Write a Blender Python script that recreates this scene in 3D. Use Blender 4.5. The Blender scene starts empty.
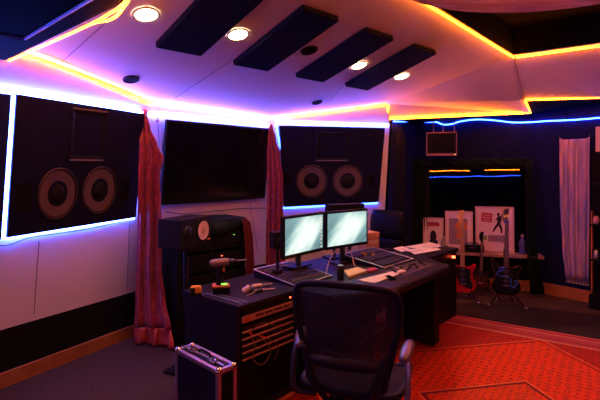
import bpy, math, random
from mathutils import Vector, Matrix
random.seed(7)
C = bpy.context.scene.collection
EYE = 1.6
F, CX, HY = 460.0, 300.0, 168.0

# ---------------------------------------------------------------- materials
MATS = {}
def mat(name, col, rough=0.6, metal=0.0, em=None, es=0.0, noise=None, bump=None, spec=None, coat=0, sheen=0, trans=0):
    if name in MATS: return MATS[name]
    m = bpy.data.materials.new(name); m.use_nodes = True
    nt = m.node_tree; b = nt.nodes['Principled BSDF']
    b.inputs['Base Color'].default_value = (*col, 1)
    b.inputs['Roughness'].default_value = rough
    b.inputs['Metallic'].default_value = metal
    if spec is None and max(col) < .08 and rough > .15: spec = .12
    if spec is not None: b.inputs['Specular IOR Level'].default_value = spec
    if coat: b.inputs['Coat Weight'].default_value = coat
    if sheen: b.inputs['Sheen Weight'].default_value = sheen
    if trans: b.inputs['Transmission Weight'].default_value = trans
    if em:
        b.inputs['Emission Color'].default_value = (*em, 1)
        b.inputs['Emission Strength'].default_value = es
    tc = nt.nodes.new('ShaderNodeTexCoord')
    if noise:                       # (scale, second colour, stretch)
        sc, c2, st = noise
        mp = nt.nodes.new('ShaderNodeMapping'); mp.inputs['Scale'].default_value = st
        n = nt.nodes.new('ShaderNodeTexNoise'); n.inputs['Scale'].default_value = sc; n.inputs['Detail'].default_value = 4
        r = nt.nodes.new('ShaderNodeValToRGB')
        r.color_ramp.elements[0].position = .35; r.color_ramp.elements[1].position = .65
        r.color_ramp.elements[0].color = (*col, 1); r.color_ramp.elements[1].color = (*c2, 1)
        nt.links.new(tc.outputs['Object'], mp.inputs['Vector']); nt.links.new(mp.outputs[0], n.inputs['Vector'])
        nt.links.new(n.outputs['Fac'], r.inputs['Fac']); nt.links.new(r.outputs['Color'], b.inputs['Base Color'])
    if bump:                        # (scale, strength, distance)
        n2 = nt.nodes.new('ShaderNodeTexNoise'); n2.inputs['Scale'].default_value = bump[0]; n2.inputs['Detail'].default_value = 3
        bp = nt.nodes.new('ShaderNodeBump'); bp.inputs['Strength'].default_value = bump[1]; bp.inputs['Distance'].default_value = bump[2]
        nt.links.new(tc.outputs['Object'], n2.inputs['Vector']); nt.links.new(n2.outputs['Fac'], bp.inputs['Height'])
        nt.links.new(bp.outputs['Normal'], b.inputs['Normal'])
    MATS[name] = m
    return m

WHITE = mat('white_panel', (.86,.80,.82), .5, noise=(1.2,(.80,.75,.77),(1,1,1)))
CEILM = mat('white_ceiling', (.84,.77,.78), .55, noise=(1.5,(.78,.71,.72),(1,1,1)))
NAVY = mat('dark_acoustic_cloth', (.005,.008,.045), .95, noise=(14,(.008,.012,.065),(1,1,1)), bump=(200,.3,.002))
BLACK = mat('black_paint', (.010,.010,.012), .5)
BLACKM = mat('matte_black', (.006,.006,.008), .9)
BAND = mat('black_base_cloth', (.010,.009,.012), .9)
FOAM = mat('acoustic_foam', (.006,.007,.026), .95, bump=(90,.4,.004))
BAFFLE = mat('speaker_baffle', (.008,.009,.030), .55)
GLOSS = mat('gloss_black', (.006,.006,.008), .12)
WOOD = mat('orange_wood', (.50,.20,.07), .45, noise=(9,(.38,.14,.05),(1,1,14)))
CARPET = mat('carpet', (.062,.042,.030), .97, spec=.03, noise=(60,(.105,.072,.052),(1,1,1)), bump=(300,.6,.004))
INLAY = mat('black_floor', (.02,.017,.02), .45, noise=(5,(.032,.026,.03),(1,1,1)))
METAL = mat('brushed_metal', (.55,.55,.58), .35, .9, noise=(20,(.42,.42,.46),(1,1,1)))
DMETAL = mat('dark_metal', (.08,.08,.09), .4, .8)
CHROME = mat('chrome', (.75,.75,.78), .18, 1)
PLASTIC = mat('black_plastic', (.012,.012,.014), .38)
LEATHER = mat('black_leather', (.006,.006,.010), .42, bump=(60,.3,.002))
PAPER = mat('paper', (.90,.88,.66), .7, noise=(8,(.72,.63,.52),(1,1,1)))
YPAPER = mat('yellow_paper', (.80,.66,.35), .7)
REDSAT = mat('red_satin', (.44,.055,.06), .30, noise=(26,(.24,.02,.06),(1,1,.7)), bump=(40,.35,.006), sheen=.3)
REDHEM = mat('red_hem', (.55,.03,.05), .4, noise=(60,(.42,.12,.06),(1,1,1)))
PALE = mat('pale_cloth', (.58,.38,.42), .8, noise=(5,(.26,.24,.52),(5,5,.5)))  # white sheer cloth; pink and blue light put into its colour
FRINGE = mat('fringe', (.45,.36,.36), .85)
GREENC = mat('dark_green_cloth', (.007,.018,.015), .9)
NAVYC = mat('navy_cloth', (.012,.014,.045), .8)
CONE = mat('woofer_cone', (.13,.08,.085), .6, bump=(120,.2,.001))
RING = mat('woofer_ring', (.12,.08,.075), .35, .5)
CAP = mat('dust_cap', (.014,.012,.014), .5)
WCONE = mat('white_cone', (.85,.62,.55), .6)
CARD = mat('cardboard', (.52,.30,.18), .8)
SLOTM = mat('rack_rail', (.60,.42,.36), .45, .3)
TAN = mat('drill_shell', (.22,.15,.10), .45)
YEL = mat('tape_yellow', (.85,.42,.03), .45)
ORNG = mat('orange_plastic', (.70,.22,.04), .45)
REDG = mat('guitar_red', (.45,.01,.015), .15, coat=.6)
MAPLE = mat('maple_neck', (.62,.34,.12), .3)
ROSE = mat('rosewood', (.10,.05,.03), .5)
GBLACK = mat('guitar_black', (.010,.009,.012), .12, coat=.6)
SUN = mat('sunburst_edge', (.40,.11,.015), .2, coat=.5)
BLUEREF = mat('blue_reflection', (.02,.14,1.0), .35)  # stands in for blue rope light reflected on the tall guitar
PGUARD = mat('pickguard_dark', (.02,.018,.02), .1)
FRAMEW = mat('pale_frame', (.72,.50,.42), .4)
MATB = mat('poster_mat', (.82,.70,.72), .7)
BLUEF = mat('blue_figure', (.08,.09,.30), .35)
REDP = mat('poster_red', (.42,.03,.07), .6)
GREYP = mat('poster_grey', (.30,.22,.28), .6)
GOLD = mat('poster_gold', (.62,.22,.05), .5)
DARKP = mat('poster_dark', (.03,.02,.04), .6)
GREENP = mat('poster_green', (.15,.40,.08), .6)
MAROON = mat('maroon_cloth', (.13,.012,.025), .55)
CLEARP = mat('clear_plastic', (.75,.72,.8), .15, trans=.8)
LEDR = mat('red_indicator', (.2,0,0), .4, em=(1,.06,.02), es=12)
LEDG = mat('green_indicator', (0,.2,0), .4, em=(.3,1,.1), es=1.5)
BLUE_EM = mat('blue_rope', (.1,.2,.8), .4, em=(.06,.11,1.0), es=60)
BLUE_MID = mat('blue_rope_mid', (.1,.2,.8), .4, em=(.05,.11,1.0), es=55)
BLUE_DIM = mat('blue_rope_dim', (.1,.2,.8), .4, em=(.02,.07,1.0), es=26)
ORANGE_EM = mat('orange_rope', (.8,.4,.1), .4, em=(1.0,.17,.004), es=40)
LAMP = mat('downlight_lamp', (1,.9,.8), .4, em=(1,.62,.36), es=45)
WOODC = mat('ceiling_wood', (.85,.55,.50), .22, noise=(3,(.62,.30,.26),(1,9,1)), coat=.5)

def screen_mat():
    m = bpy.data.materials.new('computer_screen'); m.use_nodes = True; nt = m.node_tree
    b = nt.nodes['Principled BSDF']; b.inputs['Base Color'].default_value = (.02,.02,.02,1); b.inputs['Roughness'].default_value = .3
    tc = nt.nodes.new('ShaderNodeTexCoord'); mp = nt.nodes.new('ShaderNodeMapping')
    mp.vector_type = 'TEXTURE'; mp.inputs['Rotation'].default_value = (0,0,math.radians(38)); mp.inputs['Scale'].default_value = (1.2,.32,1)
    n = nt.nodes.new('ShaderNodeTexNoise'); n.inputs['Scale'].default_value = 2.2; n.inputs['Detail'].default_value = 3; n.inputs['Distortion'].default_value = .6
    g = nt.nodes.new('ShaderNodeTexGradient'); g.gradient_type = 'SPHERICAL'
    mg = nt.nodes.new('ShaderNodeMapping'); mg.vector_type = 'TEXTURE'; mg.inputs['Rotation'].default_value = (0,0,math.radians(40)); mg.inputs['Scale'].default_value = (.40,.17,1)
    ad = nt.nodes.new('ShaderNodeMath'); ad.operation = 'MULTIPLY_ADD'; ad.inputs[1].default_value = .75
    r = nt.nodes.new('ShaderNodeValToRGB'); e = r.color_ramp.elements
    e[0].position = .3; e[0].color = (.05,.11,.11,1); e[1].position = 1.0; e[1].color = (.78,.92,.82,1)
    k = e.new(.60); k.color = (.20,.36,.38,1)
    L = nt.links.new
    L(tc.outputs['Object'], mp.inputs[0]); L(mp.outputs[0], n.inputs['Vector'])
    L(tc.outputs['Object'], mg.inputs[0]); L(mg.outputs[0], g.inputs[0])
    L(g.outputs['Fac'], ad.inputs[0]); L(n.outputs['Fac'], ad.inputs[2]); L(ad.outputs[0], r.inputs[0])
    L(r.outputs[0], b.inputs['Emission Color']); b.inputs['Emission Strength'].default_value = 1.05
    return m
SCREEN = screen_mat()

def mesh_fabric():
    m = bpy.data.materials.new('chair_mesh_fabric'); m.use_nodes = True; nt = m.node_tree
    b = nt.nodes['Principled BSDF']; b.inputs['Base Color'].default_value = (.03,.025,.028,1); b.inputs['Roughness'].default_value = .6
    out = nt.nodes['Material Output']; tr = nt.nodes.new('ShaderNodeBsdfTransparent'); mx = nt.nodes.new('ShaderNodeMixShader')
    tc = nt.nodes.new('ShaderNodeTexCoord'); w = nt.nodes.new('ShaderNodeTexWave'); w.bands_direction = 'X'
    w.inputs['Scale'].default_value = 28
    r = nt.nodes.new('ShaderNodeMapRange'); r.inputs['To Min'].default_value = .62; r.inputs['To Max'].default_value = .93
    L = nt.links.new
    L(tc.outputs['Object'], w.inputs['Vector']); L(w.outputs['Fac'], r.inputs['Value']); L(r.outputs[0], mx.inputs[0])
    L(tr.outputs[0], mx.inputs[1]); L(b.outputs[0], mx.inputs[2]); L(mx.outputs[0], out.inputs['Surface'])
    return m
MESHF = mesh_fabric()

def glass_mat():
    m = bpy.data.materials.new('window_glass'); m.use_nodes = True; nt = m.node_tree
    out = nt.nodes['Material Output']; gl = nt.nodes.new('ShaderNodeBsdfGlossy'); gl.inputs['Roughness'].default_value = .0
    gl.inputs['Color'].default_value = (.9,.9,.9,1)
    tr = nt.nodes.new('ShaderNodeBsdfTransparent'); tr.inputs['Color'].default_value = (.8,.8,.82,1)
    mx = nt.nodes.new('ShaderNodeMixShader'); mx.inputs[0].default_value = .07
    nt.links.new(tr.outputs[0], mx.inputs[1]); nt.links.new(gl.outputs[0], mx.inputs[2]); nt.links.new(mx.outputs[0], out.inputs['Surface'])
    return m
GLASS = glass_mat()

def rug_mat():
    m = bpy.data.materials.new('persian_rug'); m.use_nodes = True; nt = m.node_tree; L = nt.links.new
    b = nt.nodes['Principled BSDF']; b.inputs['Roughness'].default_value = .95; b.inputs['Specular IOR Level'].default_value = .1
    tc = nt.nodes.new('ShaderNodeTexCoord'); sx = nt.nodes.new('ShaderNodeSeparateXYZ'); L(tc.outputs['Object'], sx.inputs[0])
    def M(op, a, b_=None, c=None):
        n = nt.nodes.new('ShaderNodeMath'); n.operation = op
        for i, v in enumerate((a, b_, c)):
            if v is None: continue
            if isinstance(v, (int, float)): n.inputs[i].default_value = v
            else: L(v, n.inputs[i])
        return n.outputs[0]
    def mix(f, a, c):
        n = nt.nodes.new('ShaderNodeMix'); n.data_type = 'RGBA'
        if isinstance(f, float): n.inputs['Factor'].default_value = f
        else: L(f, n.inputs['Factor'])
        for k, v in ((6, a), (7, c)):
            if isinstance(v, tuple): n.inputs[k].default_value = (*v, 1)
            else: L(v, n.inputs[k])
        return n.outputs[2]
    X, Y = sx.outputs[0], sx.outputs[1]          # X 0..3.3 along the far edge, Y 0..-3.8
    dx = M('ABSOLUTE', M('SUBTRACT', X, 1.55)); dy = M('ABSOLUTE', M('ADD', Y, 1.9))
    dia = M('ADD', dx, dy)
    edge = M('MINIMUM', M('SUBTRACT', 1.65, dx), M('SUBTRACT', 1.9, dy))
    # rows of small guls
    def gul(sc, rnd):
        v = nt.nodes.new('ShaderNodeTexVoronoi'); v.inputs['Scale'].default_value = sc; v.inputs['Randomness'].default_value = rnd
        v.distance = 'MANHATTAN'; L(tc.outputs['Object'], v.inputs['Vector']); return v.outputs['Distance']
    g1, g2, g3 = gul(16, .25), gul(21, .35), gul(32, .5)
    field = mix(M('LESS_THAN', g1, .40), (.66,.060,.020), (.22,.018,.025))
    field = mix(M('LESS_THAN', g1, .17), field, (.70,.22,.06))
    field2 = mix(M('LESS_THAN', g2, .42), (.62,.075,.025), (.20,.018,.03))
    field2 = mix(M('LESS_THAN', g2, .20), field2, (.70,.26,.09))
    outer = mix(M('LESS_THAN', g2, .42), (.36,.025,.025), (.11,.010,.025))
    outer = mix(M('LESS_THAN', g2, .18), outer, (.55,.14,.08))
    bord = mix(M('LESS_THAN', g3, .30), (.36,.06,.09), (.20,.09,.15))
    col = mix(M('LESS_THAN', dia, 1.56), outer, field)
    col = mix(M('LESS_THAN', dia, .58), col, field2)
    for r_, w_, c_ in ((1.56,.022,(.30,.025,.02)), (1.60,.012,(.72,.16,.06)), (.58,.018,(.12,.012,.03)), (.61,.012,(.70,.20,.08))):
        col = mix(M('LESS_THAN', M('ABSOLUTE', M('SUBTRACT', dia, r_)), w_), col, c_)
    col = mix(M('LESS_THAN', edge, .30), col, bord)
    for e_, w_, c_ in ((.30,.012,(.60,.30,.22)), (.22,.008,(.16,.02,.05)), (.10,.010,(.55,.25,.22)), (.05,.02,(.30,.04,.07)), (.0,.022,(.62,.12,.14))):
        col = mix(M('LESS_THAN', M('ABSOLUTE', M('SUBTRACT', edge, e_)), w_), col, c_)
    n = nt.nodes.new('ShaderNodeTexNoise'); n.inputs['Scale'].default_value = 40
    col = mix(M('MULTIPLY', n.outputs['Fac'], .35), col, (.30,.03,.02))
    L(col, b.inputs['Base Color'])
    return m
RUG = rug_mat()

# ---------------------------------------------------------------- mesh helpers
class MB:
    def __init__(s): s.v = []; s.f = []
    def add(s, vs, fs):
        o = len(s.v); s.v += [Vector(p) for p in vs]; s.f += [[i+o for i in f] for f in fs]; return s
    def box(s, c, sz, rot=None):
        x, y, z = [k/2 for k in sz]; R = rot or Matrix.Identity(3); c = Vector(c)
        vs = [c + R @ Vector((sx*x, sy*y, sz_*z)) for sx in (-1,1) for sy in (-1,1) for sz_ in (-1,1)]
        return s.add(vs, [(0,1,3,2),(4,6,7,5),(0,4,5,1),(2,3,7,6),(0,2,6,4),(1,5,7,3)])
    def quadbox(s, quad, d):          # thick slab from a polygon pushed along vector d
        n = len(quad); q = [Vector(p) for p in quad]; d = Vector(d)
        vs = q + [p + d for p in q]
        fs = [list(range(n))[::-1], list(range(n, 2*n))] + [[i, (i+1) % n, n+(i+1) % n, n+i] for i in range(n)]
        return s.add(vs, fs)
    def cyl(s, a, b, r0, r1=None, n=16, caps=True):
        a, b = Vector(a), Vector(b); r1 = r0 if r1 is None else r1
        ax = (b-a).normalized(); t = Vector((0,0,1)) if abs(ax.z) < .9 else Vector((1,0,0))
        p = ax.cross(t).normalized(); q = ax.cross(p)
        vs = []
        for c, r in ((a, r0), (b, r1)):
            vs += [c + (p*math.cos(2*math.pi*i/n) + q*math.sin(2*math.pi*i/n))*r for i in range(n)]
        fs = [[i, (i+1) % n, n+(i+1) % n, n+i] for i in range(n)]
        if caps: fs += [list(range(n))[::-1], list(range(n, 2*n))]
        return s.add(vs, fs)
    def tube(s, pts, r, n=8):
        pts = [Vector(p) for p in pts]; m = len(pts); vs = []; up = None
        for i, p in enumerate(pts):
            t = (pts[min(i+1, m-1)] - pts[max(i-1, 0)]).normalized()
            if up is None:
                up = Vector((0,0,1)) if abs(t.z) < .9 else Vector((1,0,0))
            a = (up - t*up.dot(t)).normalized(); up = a; b = t.cross(a)
            rr = r[i] if isinstance(r, (list, tuple)) else r
            vs += [p + (a*math.cos(2*math.pi*k/n) + b*math.sin(2*math.pi*k/n))*rr for k in range(n)]
        fs = [[i*n+k, i*n+(k+1) % n, (i+1)*n+(k+1) % n, (i+1)*n+k] for i in range(m-1) for k in range(n)]
        fs += [list(range(n))[::-1], list(range((m-1)*n, m*n))]
        return s.add(vs, fs)
    def lathe(s, prof, c, ax, n=32):  # prof: (radius, along axis)
        c = Vector(c); ax = Vector(ax).normalized(); t = Vector((0,0,1)) if abs(ax.z) < .9 else Vector((1,0,0))
        p = ax.cross(t).normalized(); q = ax.cross(p); vs = []
        for r, h in prof:
            vs += [c + ax*h + (p*math.cos(2*math.pi*i/n) + q*math.sin(2*math.pi*i/n))*max(r, 1e-4) for i in range(n)]
        m = len(prof)
        fs = [[j*n+i, j*n+(i+1) % n, (j+1)*n+(i+1) % n, (j+1)*n+i] for j in range(m-1) for i in range(n)]
        return s.add(vs, fs)
    def ell(s, c, r, n=16, m=10):
        c = Vector(c); vs = []
        for j in range(m+1):
            th = math.pi*j/m
            vs += [c + Vector((r[0]*math.sin(th)*math.cos(2*math.pi*i/n), r[1]*math.sin(th)*math.sin(2*math.pi*i/n), r[2]*math.cos(th))) for i in range(n)]
        return s.add(vs, [[j*n+i, j*n+(i+1) % n, (j+1)*n+(i+1) % n, (j+1)*n+i] for j in range(m) for i in range(n)])
    def sx(s, x0, k):
        for p in s.v: p.x = x0+(p.x-x0)*k
        return s
    def build(s, name, m, parent=None, bevel=0, smooth=False, solid=0, sub=0):
        me = bpy.data.meshes.new(name); me.from_pydata([tuple(p) for p in s.v], [], s.f); me.validate(); me.update()
        import bmesh
        bm = bmesh.new(); bm.from_mesh(me); bmesh.ops.recalc_face_normals(bm, faces=bm.faces); bm.to_mesh(me); bm.free()
        if smooth:
            for p in me.polygons: p.use_smooth = True
        me.materials.append(m)
        o = bpy.data.objects.new(name, me); C.objects.link(o)
        if parent: o.parent = parent
        if solid:
            md = o.modifiers.new('s', 'SOLIDIFY'); md.thickness = solid; md.offset = 0
        if sub:
            md = o.modifiers.new('u', 'SUBSURF'); md.levels = sub; md.render_levels = sub
        if bevel:
            md = o.modifiers.new('b', 'BEVEL'); md.width = bevel; md.segments = 2; md.limit_method = 'ANGLE'
        return o

def spline(pts, k=6, closed=False):
    P = [Vector(p) for p in pts]; n = len(P); out = []
    rng = range(n) if closed else range(n-1)
    for i in rng:
        if closed: a, b, c, d = P[(i-1) % n], P[i], P[(i+1) % n], P[(i+2) % n]
        else: a, b, c, d = P[max(i-1,0)], P[i], P[i+1], P[min(i+2,n-1)]
        for j in range(k):
            t = j/k
            out.append(.5*((2*b) + (c-a)*t + (2*a-5*b+4*c-d)*t*t + (-a+3*b-3*c+d)*t**3))
    if not closed: out.append(P[-1])
    return out

def tag(o, label, cat, group=None, kind=None):
    o['label'] = label; o['category'] = cat
    if group: o['group'] = group
    if kind: o['kind'] = kind
    return o
def struct(o): o['kind'] = 'structure'; return o
def thing(name, label, cat, M=None, loc=None, rz=0, group=None):
    o = bpy.data.objects.new(name, None); o.empty_display_size = .05; C.objects.link(o)
    if M is not None: o.matrix_world = M
    elif loc is not None: o.matrix_world = Matrix.Translation(Vector(loc)) @ Matrix.Rotation(rz, 4, 'Z')
    return tag(o, label, cat, group)
def dup(root, M, label, group=None):
    r = root.copy(); C.objects.link(r); r.matrix_world = M; r['label'] = label
    if group: r['group'] = group
    for ch in list(root.children):
        c = ch.copy(); C.objects.link(c); c.parent = r
        for g in ch.children:
            d = g.copy(); C.objects.link(d); d.parent = c
    return r

# survey of the room: directions as seen from the observer's standing point
def ray(px, py): return Vector(((px-CX)/F, 1.0, (HY-py)/F))
def at(px, py, d): r = ray(px, py); return Vector((r.x*d, d, r.z*d + EYE))
def W3(x, y, z): return Vector((x, y, z + EYE))   # z above eye level

# ---------------------------------------------------------------- wall frames
class Wall:
    def __init__(s, n, c, t=.13):
        s.nh = Vector((n[0], n[1])).normalized(); s.c = c; s.t = t
        s.b = Vector((-s.nh.y, s.nh.x)); k = math.sqrt(1+t*t)
        s.N = Vector((s.nh.x, s.nh.y, -t))/k; s.U = Vector((t*s.nh.x, t*s.nh.y, 1))/k
        s.B = Vector((s.b.x, s.b.y, 0))
        O = Vector((s.nh.x*c, s.nh.y*c, EYE))
        s.M = Matrix(((s.B.x, s.U.x, s.N.x, O.x), (s.B.y, s.U.y, s.N.y, O.y), (s.B.z, s.U.z, s.N.z, O.z), (0,0,0,1)))
        s.Mi = s.M.inverted()
    def w(s, a, q, h=0): return s.M @ Vector((a, q, h))
    def px(s, x, y, h=0):            # direction -> local (a, q) on the plane raised by h
        r = ray(x, y); o = Vector((0,0,EYE)); O = s.w(0,0,h)
        k = (O-o).dot(s.N)/r.dot(s.N); p = s.Mi @ (o + r*k); return p.x, p.y
    def loc(s, p): return s.Mi @ Vector(p)
WL = Wall((.868,-.496), -3.341); WT = Wall((.742,-.67), -3.908); WR = Wall((.233,-.973), -5.361)
def qz(z): return z*math.sqrt(1+.13**2)
def corner(A, B, z):
    a1, b1, c1 = A.nh.x, A.nh.y, A.c + A.t*z; a2, b2, c2 = B.nh.x, B.nh.y, B.c + B.t*z
    D = a1*b2-a2*b1; return Vector(((c1*b2-c2*b1)/D, (a1*c2-a2*c1)/D, z+EYE))

# ceiling plane falling towards the screen wall
U2 = Vector((.724,.69,0)); V2 = Vector((-.69,.724,0))
def cz(x, y): return 1.81 - .30*(-.69*x + .724*y)
def con(px, py):
    r = ray(px, py); k = 1.81/(r.z + .30*(-.69*r.x+.724)); return W3(r.x*k, k, r.z*k)
CN = Vector((.30*-.69, .30*.724, 1)).normalized()           # pointing up out of the room
CV = (V2 - Vector((0,0,.30))).normalized()
def CM(p):                                                  # local frame: x along U, y along slope, z down into room
    X = U2.normalized(); Z = -CN; Y = Z.cross(X)
    return Matrix(((X.x,Y.x,Z.x,p.x),(X.y,Y.y,Z.y,p.y),(X.z,Y.z,Z.z,p.z),(0,0,0,1)))

# ---------------------------------------------------------------- room shell
zb, zc = -1.6, -1.16                                        # floor, top of the black base band
def wall_poly(name, pts, m, d=None):
    n = (Vector(pts[1])-Vector(pts[0])).cross(Vector(pts[2])-Vector(pts[0])).normalized()
    ctr = sum((Vector(p) for p in pts), Vector())/len(pts)
    if n.dot(Vector((.5,1.5,1.6))-ctr) > 0: n = -n          # thickness goes outwards
    return struct(MB().quadbox(pts, n*(d or .06)).build(name, m))
LTb, LTc, LTt = corner(WL,WT,zb), corner(WL,WT,zc), corner(WL,WT,.54)
TRb, TRc, TRt = corner(WT,WR,zb), corner(WT,WR,zc), corner(WT,WR,.54)
aL = -3.6
Lb, Lc, Lt = WL.w(aL,qz(zb)), WL.w(aL,qz(zc)), WL.w(aL,qz(.54))
aR = WR.px(389.5,126)[0]
Rb, Rc, Rt = WR.w(aR,qz(zb)), WR.w(aR,qz(zc)), WR.w(aR,qz(.54))
B_, Cc = con(150,101), con(270,118)
D_ = W3(1.09,5.69,.80); E_ = W3(2.30,4.96,1.21); F_ = con(430,4)
A_ = con(20,50); A4 = A_ + (A_-B_)*3.0
wall_poly('wall_left', [Lc, LTc, LTt, Lt], WHITE)
wall_poly('wall_front', [LTc, TRc, TRt, LTt], WHITE)
wall_poly('wall_right', [TRc, Rc, Rt, TRt], WHITE)
La = WL.w(WL.loc(A_).x, qz(.54))
wall_poly('wall_left_upper', [La, LTt, B_, A_], WHITE)
wall_poly('wall_left_upper', [Lt, La, A_, A4], WHITE)
wall_poly('wall_front_upper', [LTt, TRt, Cc, B_], WHITE)
wall_poly('wall_right_upper', [TRt, Rt, D_, Cc], WHITE)
wall_poly('wall_left_base', [Lb, LTb, LTc, Lc], BAND)
wall_poly('wall_front_base', [LTb, TRb, TRc, LTc], BAND)
wall_poly('wall_right_base', [TRb, Rb, Rc, TRc], BAND)
def strip_on(W, a0, a1, z0, z1, h, name, m):
    M = MB().quadbox([(a0,qz(z0),0),(a1,qz(z0),0),(a1,qz(z1),0),(a0,qz(z1),0)], (0,0,h)).build(name, m)
    M.matrix_world = W.M; return struct(M)
aLT_L = WL.loc(LTb).x; aLT_T = WT.loc(LTb).x; aTR_T = WT.loc(TRb).x; aTR_R = WR.loc(TRb).x
strip_on(WL, aL, aLT_L-.01, zb, zb+.115, .018, 'baseboard_left', WOOD)
strip_on(WT, aLT_T+.01, aTR_T-.01, zb, zb+.115, .018, 'baseboard_front', WOOD)
strip_on(WR, aTR_R+.01, aR, zb, zb+.115, .018, 'baseboard_right', WOOD)
# thin joints between the white wall panels
JOINT = mat('panel_joint', (.22,.16,.2), .7)
for W, x0, y0, x1, y1 in ((WL,39,241,34,314), (WL,129.5,222,127,290), (WT,250,204,258,252)):
    a0, q0 = W.px(x0,y0); a1, q1 = W.px(x1,y1)
    o = MB().quadbox([(a0-.003,q0,0),(a0+.003,q0,0),(a1+.003,q1,0),(a1-.003,q1,0)], (0,0,.0015)).build('trim_1', JOINT)
    o.matrix_world = W.M; struct(o)

# ceiling
F3 = F_ + (F_-E_)*2.0; F3.z = EYE + cz(F3.x, F3.y)
ceil = MB().quadbox([B_, Cc, D_, E_, F_, F3, A4], (0,0,.08)).build('ceiling', CEILM); struct(ceil)
K_ = W3(2.71,5.55,.82); J_ = W3(2.93,5.86,.69); D2 = W3(1.10,5.76,.60)
R2b, R2t = W3(3.39,5.2,.78), W3(2.90,4.45,1.2)
R3b, R3t = W3(4.55,4.0,.78), W3(3.9,3.45,1.2)
wall_poly('ceiling_right_slope', [D_, E_, K_, J_], CEILM, .05)
wall_poly('ceiling_right_slope', [D_, J_, D2], CEILM, .05)
wall_poly('ceiling_far_right_slope', [E_, R2t, R3t, R3b, R2b, K_], CEILM, .05)
# flat dark ceiling over the rest of the room
DARKC = mat('dark_ceiling', (.0025,.0018,.003), .95)
pts = [(E_.x,E_.y),(R2t.x,R2t.y),(R3t.x,R3t.y),(5.2,2.4),(5.2,-2.6),(-5.6,-2.6),(A4.x-.6,A4.y-.6),(A4.x,A4.y),(F3.x,F3.y),(F_.x,F_.y)]
zs = 1.50
struct(MB().quadbox([W3(x,y,zs) for x,y in pts], (0,0,.08)).build('ceiling_dark', DARKC))
for a_, b_ in ((A4,F3),(F3,F_),(F_,E_),(E_,R2t),(R2t,R3t)):
    struct(MB().quadbox([a_+Vector((0,0,.012)),b_+Vector((0,0,.012)),Vector((b_.x,b_.y,zs+EYE)),Vector((a_.x,a_.y,zs+EYE))],(-.0,-.012,0)).build('ceiling_fascia', DARKC))
# right-hand walls (straight, cloth covered) behind window, far wall and rear of room
P0, P1, P2, P3, P4, P5 = (1.16,5.80), (1.60,6.40), (3.05,5.95), (3.75,5.10), (4.9,3.6), (4.9,-2.5)
def vwall(name, a, b, z0, z1, m, th=.06): return wall_poly(name, [W3(*a,z0), W3(*b,z0), W3(*b,z1), W3(*a,z1)], m, th)
vwall('wall_alcove', P0, P1, zb, .84, NAVY)
vwall('wall_far_right', P2, P3, zb, 1.51, NAVY)
vwall('wall_side_right', P3, P4, zb, 1.51, NAVY)
vwall('wall_side_rear', P4, P5, zb, 1.51, NAVY)
vwall('wall_rear', P5, (-5.2,-2.5), zb, 1.51, NAVY)
struct(MB().quadbox([W3(D2.x,D2.y,.6), W3(*P1,.62), W3(*P2,.78), W3(*P3,.78), W3(*P4,.78), R3b, R2b, K_, J_], (0,0,.03)).build('ceiling_soffit', DARKC))
# window wall with an opening
bw = (Vector(P2)-Vector(P1)); Lw = bw.length; bw.normalize(); nw = Vector((-bw.y, bw.x)); nw = nw if nw.y < 0 else -nw
def WP(a, z, h=0): return W3(P1[0]+bw.x*a+nw.x*h, P1[1]+bw.y*a+nw.y*h, z)
def wa(px, h=0):                       # distance along window wall seen in direction px
    k = (px-CX)/F; ox, oy = P1[0]+nw.x*h, P1[1]+nw.y*h
    return (k*oy-ox)/(bw.x-k*bw.y)
a0, a1, zw0, zw1 = wa(426), wa(530), -1.10, .03
for q in ([0,a0,zb,1.0],[a1,Lw,zb,1.0],[a0,a1,zb,zw0],[a0,a1,zw1,1.0]):
    wall_poly('wall_window', [WP(q[0],q[2]),WP(q[1],q[2]),WP(q[1],q[3]),WP(q[0],q[3])], NAVY if q[3] > zw0+.01 else BAND, .10)
w = struct(bpy.data.objects.new('window_1', None)); C.objects.link(w)
fr = MB()
for q in ([a0,a0+.04,zw0,zw1],[a1-.04,a1,zw0,zw1],[a0,a1,zw0,zw0+.03],[a0,a1,zw1-.04,zw1]):
    fr.quadbox([WP(q[0],q[2],.01),WP(q[1],q[2],.01),WP(q[1],q[3],.01),WP(q[0],q[3],.01)], Vector((-nw.x,-nw.y,0))*.09)
fr.build('window_frame', BLACK, w)
tl = .047
MB().quadbox([WP(a0+.04,zw0+.03,-.03),WP(a1-.04,zw0+.03,-.03),WP(a1-.04,zw1-.04,-.03-tl*1.06),WP(a0+.04,zw1-.04,-.03-tl*1.06)], Vector((-nw.x,-nw.y,0))*.008).build('pane', GLASS, w)
MB().quadbox([WP(a0-.06,zw0-.035,.02+.0),WP(a1+.12,zw0-.035,.02),WP(a1+.12,zw0-.035,.24),WP(a0-.06,zw0-.035,.24)], (0,0,.035)).build('window_sill', mat('sill_wood',(.50,.32,.26),.4,noise=(6,(.40,.25,.2),(1,6,1))), w)
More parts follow.
